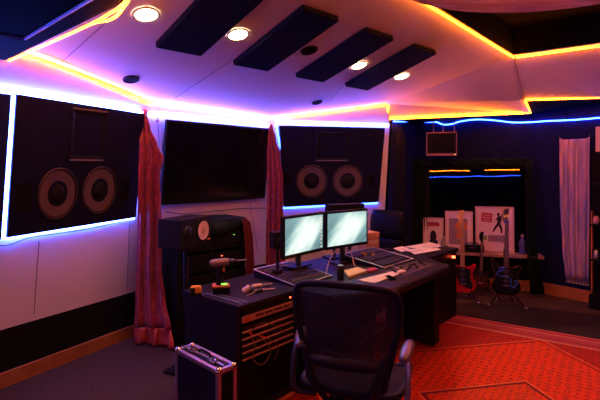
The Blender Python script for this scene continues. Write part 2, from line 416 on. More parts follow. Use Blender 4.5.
# dim live room seen through the glass
lr = MB()
for q in ([WP(a0-.5,-1.6,-2.0),WP(a1+.5,-1.6,-2.0),WP(a1+.5,1,-2.0),WP(a0-.5,1,-2.0)],
          [WP(a0-.5,-1.6,-.11),WP(a0-.5,-1.6,-2.0),WP(a0-.5,1,-2.0),WP(a0-.5,1,-.11)],
          [WP(a1+.5,-1.6,-.11),WP(a1+.5,-1.6,-2.0),WP(a1+.5,1,-2.0),WP(a1+.5,1,-.11)],
          [WP(a0-.5,1,-.11),WP(a1+.5,1,-.11),WP(a1+.5,1,-2.0),WP(a0-.5,1,-2.0)],
          [WP(a0-.5,-1.6,-.11),WP(a1+.5,-1.6,-.11),WP(a1+.5,-1.6,-2.0),WP(a0-.5,-1.6,-2.0)]):
    lr.add(q, [(0,1,2,3)])
struct(lr.build('wall_live_room', mat('live_room', (.03,.022,.022), .9)))
# baseboards right
def bboard(a, b, name):
    a, b = Vector(a), Vector(b); d = (b-a).normalized(); n = Vector((-d.y,d.x)); n = n if n.dot(Vector((0,2))-a) > 0 else -n
    struct(MB().quadbox([W3(a.x,a.y,zb),W3(b.x,b.y,zb),W3(b.x,b.y,zb+.14),W3(a.x,a.y,zb+.14)], (n.x*.02,n.y*.02,0)).build(name, WOOD))
bboard(P1,P2,'baseboard_window'); bboard(P2,P3,'baseboard_far_right'); bboard(P3,P4,'baseboard_side_right')
# floor
struct(MB().box((0,2.2,-.05),(12,11,.1)).build('floor', CARPET))
inl = [(1.0,5.46),(1.85,5.45),(2.46,5.39),(3.26,5.0),(4.6,4.0),(4.8,2.9),(1.0,5.2)]
inl = [(1.0,5.46),(1.85,5.45),(2.46,5.39),(3.26,5.0),(4.4,4.05),(4.4,3.2)]
struct(MB().quadbox([(x,y,.0) for x,y in inl], (0,0,.003)).build('floor_inlay', INLAY))

# ceiling joints
def cstrip(p, q, w, m=JOINT, name='trim_2'):
    d = (q-p).normalized(); s = d.cross(CN).normalized()*w/2
    struct(MB().quadbox([p-s,p+s,q+s,q-s], -CN*.0015).build(name, m))
cstrip(con(105,23), con(62,62), .005); cstrip(con(232,60), con(175,98), .005)
cstrip(con(512,58), con(389,103), .006)
cstrip(con(345,83), con(330,100), .004)
d = (K_-E_); struct(MB().tube([E_+Vector((0,-.004,-.006)), K_+Vector((0,-.004,-.006))], .004).build('trim_2', JOINT))

# rug
e1 = Vector((.834,-.551,0)); R_ = Matrix.Translation((1.1,5.36,.0)) @ Matrix.Rotation(math.atan2(-.551,.834), 4, 'Z')
rg = MB().quadbox([(0,0,.003),(3.3,0,.003),(3.3,-3.8,.003),(0,-3.8,.003)], (0,0,.009)).build('area_rug', RUG)
rg.matrix_world = R_
tag(rg, 'large red patterned oriental rug with nested diamonds on the studio floor', 'rug')

# ---------------------------------------------------------------- acoustic panels & ceiling fittings
for k, (px, py, lab) in enumerate(((155,42,'black slanted acoustic panel on the white ceiling, nearest the left speaker wall'),
        (232.5,60,'black acoustic ceiling panel second from the left, to the right of the brighter middle downlight'),
        (295,73,'black acoustic ceiling panel between the dark round ceiling speaker and the third downlight'),
        (344.5,82.5,'black acoustic ceiling panel farthest right, just left of the smallest downlight'))):
    p = con(px, py); M = CM(p)
    # local y runs down the slope direction or against it
    sgn = -1 if (M.to_3x3() @ Vector((0,1,0))).dot(V2) > 0 else 1
    o = MB().quadbox([(0,0,.002),(.365,0,.002),(.365,sgn*.86,.002),(0,sgn*.86,.002)], (0,0,.045)).build('acoustic_panel', FOAM, bevel=.006)
    o.matrix_world = M; tag(o, lab, 'acoustic panel', 'black ceiling panels')
def downlight(p, M, label, first=None):
    t = thing('ceiling_light', label, 'ceiling light', M=M, group='recessed downlights')
    MB().lathe([(.084,.002),(.086,.010),(.080,.014),(.070,.010),(.068,.004)], (0,0,0), (0,0,1)).build('trim_ring', mat('light_trim',(.45,.38,.36),.4), t, smooth=True)
    MB().lathe([(.0001,.006),(.069,.006),(.069,.003),(.0001,.003)], (0,0,0), (0,0,1)).build('lamp_face', LAMP, t)
    return t
dl = None
for px, py, lab in ((146,14,'bright warm recessed downlight at the left, largest of the row'),
                    (238,34,'warm recessed downlight between the first and second black ceiling panels'),
                    (359,65,'warm recessed downlight beside the third black ceiling panel'),
                    (402,76,'small warm recessed downlight beside the farthest right black panel')):
    M = CM(con(px,py))
    if dl is None: dl = downlight(None, M, lab)
    else: dup(dl, M, lab)
def cspk(px, py, r, lab):
    t = thing('ceiling_speaker', lab, 'ceiling speaker', M=CM(con(px,py)), group='round black ceiling speakers')
    MB().lathe([(r,.001),(r,.010),(r*.86,.013),(r*.84,.008)], (0,0,0), (0,0,1)).build('rim', BLACK, t, smooth=True)
    MB().lathe([(.0001,.009),(r*.85,.007),(r*.85,.003),(.0001,.003)], (0,0,0), (0,0,1)).build('grille', BLACKM, t)
cspk(309,50,.074,'round black fitting in the ceiling between second and third black panels')
cspk(131,79,.066,'round black fitting in the white ceiling above the left big speaker')
cspk(317,102,.060,'small round black fitting in the ceiling above the right big speaker')

# dark cloud overhead at the left, edge runs parallel to the black panels
z0 = .70
e0, e1_ = W3(-1.96,3.02,z0), W3(-.70,1.90,z0)
dirE = (e1_-e0).normalized(); side = Vector((-dirE.y, dirE.x, 0)); side = side if side.x < 0 else -side
e2 = e0 + dirE*2.4
t = thing('ceiling_cloud', 'dark hanging ceiling cloud with a framed cloth inset, above the left speaker', 'ceiling panel', loc=tuple(e0))
def lo(p): return p - e0
MB().quadbox([lo(e0+Vector((-.03,.04,0))), lo(e2), lo(e2+Vector((-.9,-2.0,0))), lo(e0+Vector((-1.22,-2.04,0)))], (0,0,.03)).build('board', mat('cloud_board',(.0035,.003,.008),.85,spec=.04), t)
zi = z0-.035
def onZ(px, py, z):
    q = ray(px, py); k = z/q.z; return W3(q.x*k, k, z)
pA, pB, pC = onZ(25,38.5,zi), onZ(89,0,zi), onZ(0,34,zi)
db = (pB-pA).normalized(); dc = (pC-pA).normalized()
MB().quadbox([lo(pA),lo(pA+db*1.4),lo(pA+db*1.4+dc*.6),lo(pA+dc*.6)], (0,0,.034)).build('cloth_inset', mat('inset_cloth',(.004,.004,.012),.9,spec=.04), t)
rm = mat('inset_frame',(.30,.36,.85),.35)
MB().tube([lo(pA+dc*.6), lo(pA), lo(pA+db*1.4)], .008).build('frame_edge', rm, t)

# round wooden cloud at the upper right
t = thing('round_ceiling_cloud', 'round reddish wooden ceiling disc hanging at the top right', 'ceiling panel', loc=W3(1.22,1.90,.95))
MB().lathe([(.0001,0),(.92,0),(.94,.012),(.94,.07),(.92,.08),(.0001,.08)], (0,0,0), (0,0,1), 72).build('disc', WOODC, t)
ring_ = [(.47*math.cos(a/36*6.2832), .47*math.sin(a/36*6.2832), -.05) for a in range(36)]
MB().tube(ring_+[ring_[0]], .013, 6).build('added_light_ring', ORANGE_EM, t, smooth=True)  # out-of-view ring added to light the disc underside and give warm fill
for sx, sy in ((-.5,-.4),(.5,-.4),(.5,.45),(-.5,.45)):
    MB().cyl((sx,sy,.08),(sx,sy,.55),.004,n=6).build('hanging_wire', DMETAL, t)

# ---------------------------------------------------------------- LED ropes
def rope(pts, r, m, label, group, k=1, wob=0, parent=None):
    if k > 1: pts = spline(pts, k)
    if wob:
        pts = [Vector(p)+Vector((0,0,wob*math.sin(i*1.7))) for i, p in enumerate(pts)]
    o = MB().tube(pts, r, 8).build('light_rope', m, parent, smooth=True)
    return tag(o, label, 'rope light', group)
def densify(p, q, n): p, q = Vector(p), Vector(q); return [p.lerp(q, i/n) for i in range(n+1)]
gB, gO = 'blue rope lights', 'orange rope lights'
Pl = {k: WL.px(*v) for k, v in dict(tl=(12,92), tr=(141.5,112.5), br=(132.5,217.5), bl=(2,238)).items()}
h = .05
def onL(a, q): return WL.w(a, q, .022)
ptl, ptr, pbr, pbl = [Vector(onL(*Pl[k])) for k in ('tl','tr','br','bl')]
zt = WL.loc(ptl).y
far_l = WL.w(Pl['tl'][0]-1.9, zt+.0, .022)
rope(densify(far_l, ptl, 12)+densify(ptl, ptr, 16)[1:], .013, BLUE_EM, 'blue white rope light along the top edge of the left big speaker', gB)
rope(densify(ptl+Vector((0,0,-.02)), pbl, 16), .013, BLUE_MID, 'blue rope light down the left side of the left big speaker', gB)
rope(densify(pbl+(pbr-pbl)*.012, pbr, 16), .011, BLUE_MID, 'blue rope light under the bottom edge of the left big speaker', gB)
rope(densify(ptr+Vector((0,0,-.02)), pbr+Vector((0,0,.02)), 16), .009, BLUE_MID, 'blue rope light down the right side of the left big speaker, by the red curtain', gB)
T0, T1 = WT.px(147,114), WT.px(268,125.5)
rope(densify(WT.w(*T0,.02), WT.w(*T1,.02), 14), .011, BLUE_EM, 'blue rope light above the wall television', gB)
Pr = {k: WR.px(*v) for k, v in dict(tl=(278,124.5), tr=(384,127), br=(377.5,202), bl=(283,207)).items()}
def onR(a, q, h=.02): return Vector(WR.w(a, q, h))
rope(densify(onR(Pr['tl'][0]-.02,Pr['tl'][1]+.02), onR(Pr['tr'][0]+.05,Pr['tr'][1]+.02), 14), .009, BLUE_EM, 'blue rope light along the top edge of the right big speaker', gB)
rope(densify(onR(Pr['bl'][0],Pr['bl'][1]-.012,.012), onR(Pr['br'][0],Pr['br'][1]-.012,.012), 14), .008, BLUE_DIM, 'dim blue rope light under the right big speaker', gB)
rope(densify(onR(Pr['tl'][0]-.025,Pr['tl'][1]), onR(Pr['bl'][0]-.03,Pr['bl'][1]+.62), 6), .008, BLUE_DIM, 'short blue rope light beside the top of the second red curtain', gB)
# right wall wavy rope
ys = [(392,121.5),(408,121.5),(425,122),(436,122),(443,124.5),(452,124),(460,121.5),(476,119.5),(494,120.3),(512,122.4),(530,122.2),(548,121),(566,120.3),(584,119.2),(600,117.8),(616,116.5)]
def on_right(px, py, off=.02):
    k = (px-CX)/F; best = None
    for a, b in ((P0,P1),(P1,P2),(P2,P3),(P3,P4)):
        a, b = Vector(a), Vector(b); dd = b-a
        s = (k*a.y-a.x)/(dd.x-k*dd.y)
        if -0.02 <= s <= 1.02:
            p = a+dd*s; dn = Vector((-dd.y,dd.x)).normalized(); dn = dn if dn.dot(Vector((0,2))-a) > 0 else -dn
            p = p + dn*off; return W3(p.x, p.y, (HY-py)/F*p.y)
rope([on_right(*p) for p in ys], .0085, BLUE_DIM, 'wavy blue rope light along the dark right wall above the window', gB, k=4)
# orange ropes
o_ = Vector((.012,-.004,-.028))
rope([con(22,53)+o_]+densify(A_+o_+Vector((.02,0,0)), B_+Vector((.03,-.03,-.026)), 12)[1:], .006, ORANGE_EM, 'orange rope light on the ceiling crease above the left big speaker', gO)
rope(densify(B_+Vector((.03,-.02,-.012)), Cc+Vector((0,-.02,-.012)), 12), .006, ORANGE_EM, 'orange rope light along the ceiling crease above the television', gO)
rope(densify(Cc+Vector((.03,-.02,-.012)), D_+Vector((-.03,-.02,-.016)), 12), .006, ORANGE_EM, 'orange rope light along the ceiling crease above the right big speaker', gO)
rope(densify(D_+Vector((.0,-.03,-.03)), D2+Vector((-.01,-.03,.03)), 5), .006, ORANGE_EM, 'short orange rope light down the ceiling corner right of the big speaker', gO)
rope(densify(D2+Vector((.02,-.02,.012)), J_+Vector((0,-.02,.012)), 14)+[K_+Vector((.0,-.02,-.005))]+densify(R2b+Vector((0,-.02,.012)), R3b+Vector((0,-.02,.012)), 5), .008, ORANGE_EM, 'orange rope light along the lower edge of the right ceiling slope', gO)
rope(densify(F_-(E_-F_)*1.2+Vector((0,0,-.02)), E_+Vector((0,-.01,-.02)), 14), .008, ORANGE_EM, 'orange rope light along the upper edge of the white ceiling, below the wooden disc', gO)
rope(densify(E_+Vector((.03,-.01,-.02)), R2t+Vector((0,0,-.02)), 6)+[R3t+Vector((0,0,-.02))], .008, ORANGE_EM, 'orange rope light along the top of the far right ceiling slope', gO)
zr = z0+.004
lp = [onZ(0,65,zr), onZ(30,51.5,zr), onZ(64,36.5,zr), onZ(94,22.5,zr), onZ(108,14.5,zr), onZ(120,7,zr), onZ(126,-2,zr), onZ(130,-5,zr), onZ(128,1,zr-.01), onZ(123,8,zr-.02), onZ(117,15.5,zr-.02), onZ(108,20.5,zr-.02), onZ(98,22,zr-.012), onZ(90,24.5,zr-.006)]
rope(lp, .006, ORANGE_EM, 'orange rope light along the edge of the dark hanging ceiling cloud, ending in a loop', gO, k=8)
# ropes on the rear wall (seen mirrored in the window)
rope(densify((-4.6,-2.488,EYE+.575),(4.7,-2.488,EYE+.575),30), .010, BLUE_DIM, 'blue rope light running along the rear wall', gB, wob=.01)
rope(densify((-4.6,-2.488,EYE+.80),(.10,-2.488,EYE+.77),14), .012, ORANGE_EM, 'orange rope light on the rear wall above the blue one', gO, wob=.012)
rope(densify((.55,-2.488,EYE+.76),(4.7,-2.488,EYE+.80),14), .012, ORANGE_EM, 'second orange rope light on the rear wall above the blue one', gO, wob=.012)

# ---------------------------------------------------------------- big soffit speakers
def big_speaker(W, P, horn, woofs, ports, label, kx=1):
    t = thing('studio_monitor_speaker', label, 'speaker', M=W.M, group='big wall speakers')
    h = .05
    q = [P['bl'], P['br'], P['tr'], P['tl']]
    ins = lambda a, q_, s: (a, q_)
    cx_ = sum(p[0] for p in q)/4; cy_ = sum(p[1] for p in q)/4
    qq = [(cx_+(p[0]-cx_)*.99, cy_+(p[1]-cy_)*.98, .003) for p in q]
    MB().quadbox(qq, (0,0,h)).build('baffle', BAFFLE, t, bevel=.004)
    # horn
    x0, y0 = W.px(horn[0], (horn[1]+horn[3])/2, h); x1, y1 = W.px(horn[2], (horn[1]+horn[3])/2, h)
    cx_, _ = W.px((horn[0]+horn[2])/2, (horn[1]+horn[3])/2, h); ty = W.px((horn[0]+horn[2])/2, horn[1], h)[1]; by = W.px((horn[0]+horn[2])/2, horn[3], h)[1]
    wd = (x1-x0)/2; cy_ = (ty+by)/2; hh = (ty-by)/2
    hb = MB(); lv = [(1,1,h+.004),(.94,.94,h+.014),(.86,.84,h+.010),(.30,.55,h-.03)]
    vs = []; 
    for a, b, z in lv: vs += [(cx_-wd*a,cy_-hh*b,z),(cx_+wd*a,cy_-hh*b,z),(cx_+wd*a,cy_+hh*b,z),(cx_-wd*a,cy_+hh*b,z)]
    fs = [[j*4+i, j*4+(i+1) % 4, j*4+4+(i+1) % 4, j*4+4+i] for j in range(3) for i in range(4)]+[[12,13,14,15]]
    hb.add(vs, fs); H = hb.build('horn', PLASTIC, t)
    MB().box((cx_, cy_-hh*.96, h+.016), (wd*1.9,.012,.008)).build('horn_lip', mat('lip',(.20,.17,.28),.4), H)
    for (wx, wy, r) in woofs:
        a, b = W.px(wx, wy, h)
        R = MB().lathe([(r*1.0,h+.001),(r*1.0,h+.010),(r*.955,h+.014),(r*.94,h+.006)], (a,b,0),(0,0,1),48).sx(a,kx).build('woofer', RING, t, smooth=True)
        MB().lathe([(r*.955,h+.004),(r*.93,h+.014),(r*.90,h+.007),(r*.88,h+.004)], (a,b,0),(0,0,1),48).sx(a,kx).build('surround', CAP, R, smooth=True)
        MB().lathe([(r*.89,h+.006),(r*.60,h+.0035),(r*.30,h+.002)], (a,b,0),(0,0,1),48).sx(a,kx).build('cone', CONE, R, smooth=True)
        MB().lathe([(r*.36,h+.002),(r*.31,h+.012),(r*.18,h+.020),(.0001,h+.024)], (a,b,0),(0,0,1),32).sx(a,kx).build('dust_cap', CAP, R, smooth=True)
        for k in range(8):
            an = k*math.pi/4+.39; px_, py_ = a+r*1.05*math.cos(an)*kx, b+r*1.05*math.sin(an); MB().cyl((px_,py_,h),(px_,py_,h+.005),.004,n=8).build('screw', DMETAL, R)
    for (x, y, wd2, hd) in ports:
        a, b = W.px(x, y, h)
        fr = MB()
        for sx in (-1,1): fr.box((a+sx*wd2/2,b,h+.004),(.010,hd+.01,.008)); fr.box((a,b+sx*hd/2,h+.004),(wd2,.010,.008))
        Pp = fr.build('port', BLACK, t); MB().box((a,b,h+.002),(wd2-.008,hd-.008,.003)).build('port_opening', BLACKM, Pp)
    return t
rL = (WL.px(76.5,193,.05)[0]-WL.px(38,193,.05)[0])/2
big_speaker(WL, Pl, (70,109,106,161), ((57.5,193.5,.198),(99.5,190,.198)), ((24,196,.10,.19),(125,188,.075,.19)), 'big black two woofer speaker set in the left wall, outlined by blue rope light', .80)
big_speaker(WR, Pr, (316,132,349,161), ((311.5,181,.195),(347.5,181,.195)), ((286.5,180,.08,.17),(371,181,.08,.17)), 'big black two woofer speaker set in the wall right of the television')

bx_ = (Pl['tl'][0]+Pl['bl'][0])/2
o = MB().quadbox([(Pl['bl'][0]-.022,Pl['bl'][1],.003),(Pl['tl'][0]-.022,Pl['tl'][1]-.02,.003),(Pl['tl'][0]-1.6,Pl['tl'][1]-.02,.003),(Pl['bl'][0]-1.6,Pl['bl'][1],.003)],(0,0,.03)).build('wall_panel', NAVYC)
o.matrix_world = WL.M; tag(o, 'dark navy cloth wall panel at the left edge, left of the big speaker', 'wall panel')
# television
tv = {k: WT.px(x, y, .07) for k, (x, y) in dict(tl=(165,119.5), tr=(270,128.2), br=(266,199.5), bl=(162.5,203.5)).items()}
xa, xb = (tv['tl'][0]+tv['bl'][0])/2, (tv['tr'][0]+tv['br'][0])/2; ya, yb = (tv['bl'][1]+tv['br'][1])/2, (tv['tl'][1]+tv['tr'][1])/2
t = thing('television', 'large black flat television mounted on the white wall between the red curtains', 'television', M=WT.M)
MB().box(((xa+xb)/2,(ya+yb)/2,.055),(xb-xa,yb-ya,.035)).build('housing', PLASTIC, t, bevel=.005)
MB().box(((xa+xb)/2,(ya+yb)/2+.01,.0735),(xb-xa-.04,yb-ya-.07,.003)).build('screen', GLOSS, t)
MB().box(((xa+xb)/2,(ya+yb)/2,.022),(.5,.4,.036)).build('wall_bracket', DMETAL, t)
# small charm hung at the corner
p = WT.w(*WT.px(157,118), .01)
t = thing('hanging_charm', 'tiny red and silver charm hanging on a cord left of the television', 'charm', loc=p)
MB().tube([(0,0,.05),(.004,0,.02),(0,0,-.01)], .002, 6).build('cord', DMETAL, t)
MB().ell((0,0,-.025),(.014,.010,.018),10,6).build('bead', mat('charm_red',(.5,.06,.08),.4), t, smooth=True)
MB().ell((.012,0,.035),(.016,.006,.012),10,6).build('silver_leaf', METAL, t, smooth=True)
# cable drooping under the left speaker
pp = [WL.w(*WL.px(x,y,.02), .02) for x, y in ((-30,244),(0,245.5),(12,244),(28,238),(50,234.5),(85,229.5),(115,223),(137,218.5))]
tag(MB().tube(spline(pp,5), .004, 6).build('cable', mat('grey_cable',(.10,.09,.12),.5)), 'thin dark cable slung under the left big speaker', 'cable')
pp = [WT.w(*WT.px(x,y,.02), .02) for x, y in ((166,212),(185,213.5),(215,211),(240,208.5),(266,208))]
tag(MB().tube(spline(pp,5), .004, 6).build('cable', MATS['grey_cable']), 'thin dark cable crossing the white wall under the television', 'cable')
for (x0,y0,x1,y1) in ((158,124,160,205),):
    pp = [WT.w(*WT.px(x,y,.01), .01) for x, y in ((x0,y0),((x0+x1)/2+1,(y0+y1)/2),(x1,y1))]
    tag(MB().tube(spline(pp,5), .003, 6).build('cable', MATS['grey_cable']), 'thin cable hanging down left of the television', 'cable')

# ---------------------------------------------------------------- curtains
def curtain(rows, n=60, folds=5, amp=.03, fn=None):
    """rows: (z above eye, left point (x,y), right point (x,y)); pleats across"""
    vs = []; fine = []
    for i in range(len(rows)-1):
        for k in range(6):
            t = k/6; a, b = rows[i], rows[i+1]; s = t*t*(3-2*t)
            fine.append((a[0]+(b[0]-a[0])*t, [a[1][j]+(b[1][j]-a[1][j])*s for j in (0,1)], [a[2][j]+(b[2][j]-a[2][j])*s for j in (0,1)]))
    fine.append(rows[-1]); N = len(fine)
    for j, (z, l, r) in enumerate(fine):
        dv = Vector((r[0]-l[0], r[1]-l[1])); nn = Vector((dv.y, -dv.x)).normalized(); g = j/(N-1)
        for i in range(n+1):
            u = i/n; uu = u + .03*math.sin(3*u*6.28+g*4)
            d = amp*(math.sin(uu*folds*2*math.pi+g*.9)+.35*math.sin(uu*folds*4.4*math.pi+1+g*3))*min(1,.4+g*1.2)
            dz = fn(u) if fn and j == 0 else 0
            vs.append(W3(l[0]+dv.x*u+nn.x*d, l[1]+dv.y*u+nn.y*d, z+dz))
    fs = [[j*(n+1)+i, j*(n+1)+i+1, (j+1)*(n+1)+i+1, (j+1)*(n+1)+i] for j in range(N-1) for i in range(n)]
    return MB().add(vs, fs)
def crow(y, xl, xr, dl, dr=None):
    dr = dr or dl; dm = (dl+dr)/2
    return ((HY-y)/F*dm, ((xl-CX)/F*dl, dl), ((xr-CX)/F*dr, dr))
def pull(y, xl, xr, z, sp=.12):   # row at a fixed height
    d = (HY-y)/F; d = z/d; return (z, ((xl-CX)/F*d, d), ((xr-CX)/F*d, d))
t = thing('red_curtain', 'long red satin curtain gathered in the corner left of the television, reaching the floor', 'curtain', loc=(0,0,0), group='red satin curtains')
rows = [crow(114,142.5,147,4.10),crow(128,141,151,4.10),crow(145,140,158,4.08),crow(158,139.5,164,4.08),crow(175,139,160,4.08),crow(200,138.5,161,4.10),crow(235,138,162,4.12),crow(270,137,162,4.14),crow(300,136,166,4.16),crow(328,135,172,4.16,4.10)]
curtain(rows, 60, 2.3, .026).build('cloth', REDSAT, t, smooth=True, solid=.004)
rows2 = [rows[-1], ((HY-346)/F*4.12+.02, ((141-CX)/F*4.12,4.14), ((175-CX)/F*4.05,4.05))]
curtain([rows[-1], (-1.585,((136-CX)/F*4.16,4.16),((175-CX)/F*4.05,4.05))], 60, 2.3, .028).build('hem', REDHEM, t, smooth=True, solid=.004)
MB().ell(W3(*(at(144.5,113,4.12)-Vector((0,0,EYE)))), (.028,.028,.04), 12, 8).build('knot', REDSAT, t, smooth=True)
t = thing('red_curtain', 'long red satin curtain gathered between the television and the right big speaker', 'curtain', loc=(0,0,0), group='red satin curtains')
rows = [crow(127,269,273,5.18),crow(140,268,276,5.18),crow(155,267,280,5.18),crow(180,267,283,5.18),crow(205,267,283,5.18),crow(235,266,284,5.2),crow(272,266,286,5.2),(-1.58,(-.40,5.2),(-.16,5.15))]
curtain(rows, 50, 3, .020).build('cloth', REDSAT, t, smooth=True, solid=.004)
MB().ell(at(271,127,5.2), (.025,.025,.035), 12, 8).build('knot', REDSAT, t, smooth=True)

# alcove navy curtain, green window curtains
rows = [crow(124,391,404,5.78,6.02),crow(170,389,404,5.80,6.02),crow(215,386,404,5.84,6.02),(-1.57,(1.14,5.86),(1.40,6.06))]
o = curtain(rows, 50, 4, .02).build('navy_curtain', NAVYC, smooth=True, solid=.004); tag(o, 'dark navy curtain hanging beside the white edge of the right speaker wall', 'curtain')
def wrow(z, pxl, pxr, h): 
    a, b = wa(pxl,h), wa(pxr,h); l, r = WP(a,z,h), WP(b,z,h); return (z,(l.x,l.y),(r.x,r.y))
o = curtain([wrow(.10,411,423,.06), wrow(-.3,411,425,.06), wrow(-.9,412,428,.06), wrow(-1.04,412,429,.06)], 50, 4, .018).build('green_curtain', GREENC, smooth=True, solid=.004)
tag(o, 'dark green curtain at the left side of the dark window', 'curtain', 'dark green window curtains')
o = curtain([wrow(.08,526,533,.12), wrow(-.6,526,535,.12), wrow(-1.05,527,537,.25), wrow(-1.56,530,544,.27)], 50, 4, .020).build('green_curtain', GREENC, smooth=True, solid=.004)
tag(o, 'dark green curtain at the right side of the dark window, falling to the floor', 'curtain', 'dark green window curtains')
o = curtain([wrow(.13,408,533,.07), wrow(.02,409,532,.07)], 120, 14, .012).build('green_valance', GREENC, smooth=True, solid=.004)
tag(o, 'dark green valance across the top of the window', 'curtain')
# pale sheer cloth
def frow(y, xl, xr, off=.04):
    l, r = on_right(xl,y,off), on_right(xr,y,off); return ((HY-y)/F*(l.y+r.y)/2,(l.x,l.y),(r.x,r.y))
t = thing('pale_curtain', 'white sheer cloth, pink and lilac light painted into its colour, with a fringed hem hanging on the dark far right wall', 'curtain', loc=(0,0,0))
rr = [frow(137,561,591),frow(150,561,591),frow(200,561.5,591),frow(250,564,590.5),frow(279,567,590)]
curtain(rr, 60, 5, .012, fn=lambda u: -.055*math.sin(math.pi*u)**.8).build('cloth', PALE, t, smooth=True, solid=.003)
fb = MB(); z, l, r = rr[-1]
for i in range(16):
    u = (i+.5)/16; x, y = l[0]+(r[0]-l[0])*u, l[1]+(r[1]-l[1])*u
    fb.tube([W3(x,y,z+.004),W3(x+.004,y,z-.03),W3(x-.003*(-1)**i,y-.003,z-.062)], [.004,.003,.007], 6)
fb.build('fringe', FRINGE, t)
for u in (0,1):
    x, y = rr[0][1] if u == 0 else rr[0][2]; MB().cyl(W3(x,y,rr[0][0]-.01), W3(x,y,rr[0][0]+.02), .008, n=8).build('clip', DMETAL, t)
# right edge cabinet
pa, pb = on_right(594.5,200,.04), on_right(640,200,.04)
dv = (pb-pa); dv.z = 0; wdt = dv.length; dv.normalize(); nn = Vector((dv.y,-dv.x,0)); nn = nn if nn.y < 0 else -nn
t = thing('tall_cabinet', 'tall black shelving cabinet with a wooden upright at the right edge', 'cabinet', loc=(pa.x,pa.y,0), rz=math.atan2(dv.y,dv.x))
MB().box((wdt/2,-.02,.98),(wdt,.01,1.7)).build('back_panel', BLACKM, t)
MB().box((.008,-.05,.60),(.014,.06,1.0)).build('upright', WOOD, t)
MB().box((wdt-.01,-.12,.93),(.02,.2,1.6)).build('side_panel', BLACK, t)
for zz in (.16,.55,.95,1.42):
    MB().box((wdt/2+.01,-.12,zz),(wdt-.06,.18,.02)).build('shelf', BLACK, t)
MB().box((wdt/2,-.12,.075),(wdt-.045,.19,.15)).build('plinth', BLACKM, t)
tr_ = (t.matrix_world)
def onCab(x, y, z): return tr_ @ Vector((x,y,z))
o = MB().box((0,0,0),(.12,.02,.28)).build('white_sheet', mat('white_board',(.7,.55,.6),.6)); o.matrix_world = Matrix.Translation(at(602,139,5.15)) @ Matrix.Rotation(math.atan2(dv.y,dv.x),4,'Z')
tag(o, 'pale upright board at the right edge, beneath the blue rope light', 'board')
for k, (z_, nm, m_, hh, lab) in enumerate(((.561,'jar',METAL,.10,'small metal jar on the black cabinet shelf at the right edge'),(.961,'jar',mat('pink_jar',(.5,.25,.3),.4),.09,'pinkish jar on the upper shelf of the cabinet at the right edge'))):
    t2 = thing(nm, lab, 'jar', loc=onCab(.07,-.12,z_))
    MB().lathe([(.0001,0),(.03,0),(.032,.01),(.032,hh*.7),(.022,hh*.82),(.022,hh),(.0001,hh)],(0,0,0),(0,0,1),20).build('body', m_, t2, smooth=True)
    MB().cyl((0,0,hh),(0,0,hh+.012),.024,n=16).build('lid', DMETAL, t2)

# ---------------------------------------------------------------- monitor box hung over the window
p = at(441.5,144,6.02)
t = thing('hanging_speaker', 'small black box speaker in a pale frame hung from the right wall above the window', 'speaker', loc=p, rz=math.atan2(bw.y,bw.x))
MB().box((0,.03,0),(.37,.16,.30)).build('body', BLACK, t, bevel=.004)
MB().box((0,-.055,.01),(.31,.008,.24)).build('grille', BLACKM, t)
fm = mat('box_frame',(.25,.12,.13),.5); f_ = MB()
f_.box((0,-.055,-.14),(.38,.02,.03)).box((0,-.055,.145),(.38,.02,.012)).box((-.185,-.055,0),(.010,.02,.3)).box((.185,-.055,0),(.010,.02,.3)); f_.build('front_frame', fm, t)
for x in (-.10,.02,.16): MB().cyl((x,-.0,.15),(x,-.0,.30),.006,n=8).build('hanging_strut', fm, t)
MB().cyl((.165,-.063,-.14),(.165,-.070,-.14),.006,n=8).build('power_light', mat('warm_dot',(1,.7,.3),.4,em=(1,.6,.25),es=2), t)

# ---------------------------------------------------------------- desk
O = Vector((-.377,2.89,0)); ang = math.atan2(.75,.66)
DM = Matrix.Translation(O) @ Matrix.Rotation(ang, 4, 'Z')      # local x = u along desk, y = v away from the chair
DZ = .74
def dpt(u, v, z): return DM @ Vector((u, v, z))
def uv(px, py, z):                                             # point on height z seen in direction
    r = ray(px,py); k = (z-EYE)/r.z; return DM.inverted() @ Vector((r.x*k, k, z))
DESK = mat('desk_black', (.012,.011,.016), .42, noise=(4,(.018,.015,.022),(1,1,1)))
t = thing('rack_cabinet', 'black desk pedestal with rack units facing right, at the left end of the studio desk', 'cabinet', M=DM)
MB().box((-.012,.28,.36),(.024,.56,.71)).build('side_panel', DESK, t, bevel=.003)
MB().box((.512,.28,.36),(.024,.56,.71)).build('side_panel', DESK, t, bevel=.003)
MB().box((.25,.55,.36),(.50,.02,.70)).build('back_panel', DESK, t)
MB().box((.25,.28,DZ-.0125),(.56,.60,.025)).build('top_panel', DESK, t, bevel=.004)
MB().box((.25,.28,.03),(.50,.54,.05)).build('bottom_panel', DESK, t)
MB().box((.25,.02,.235),(.50,.02,.36)).build('lower_front_panel', BLACKM, t)
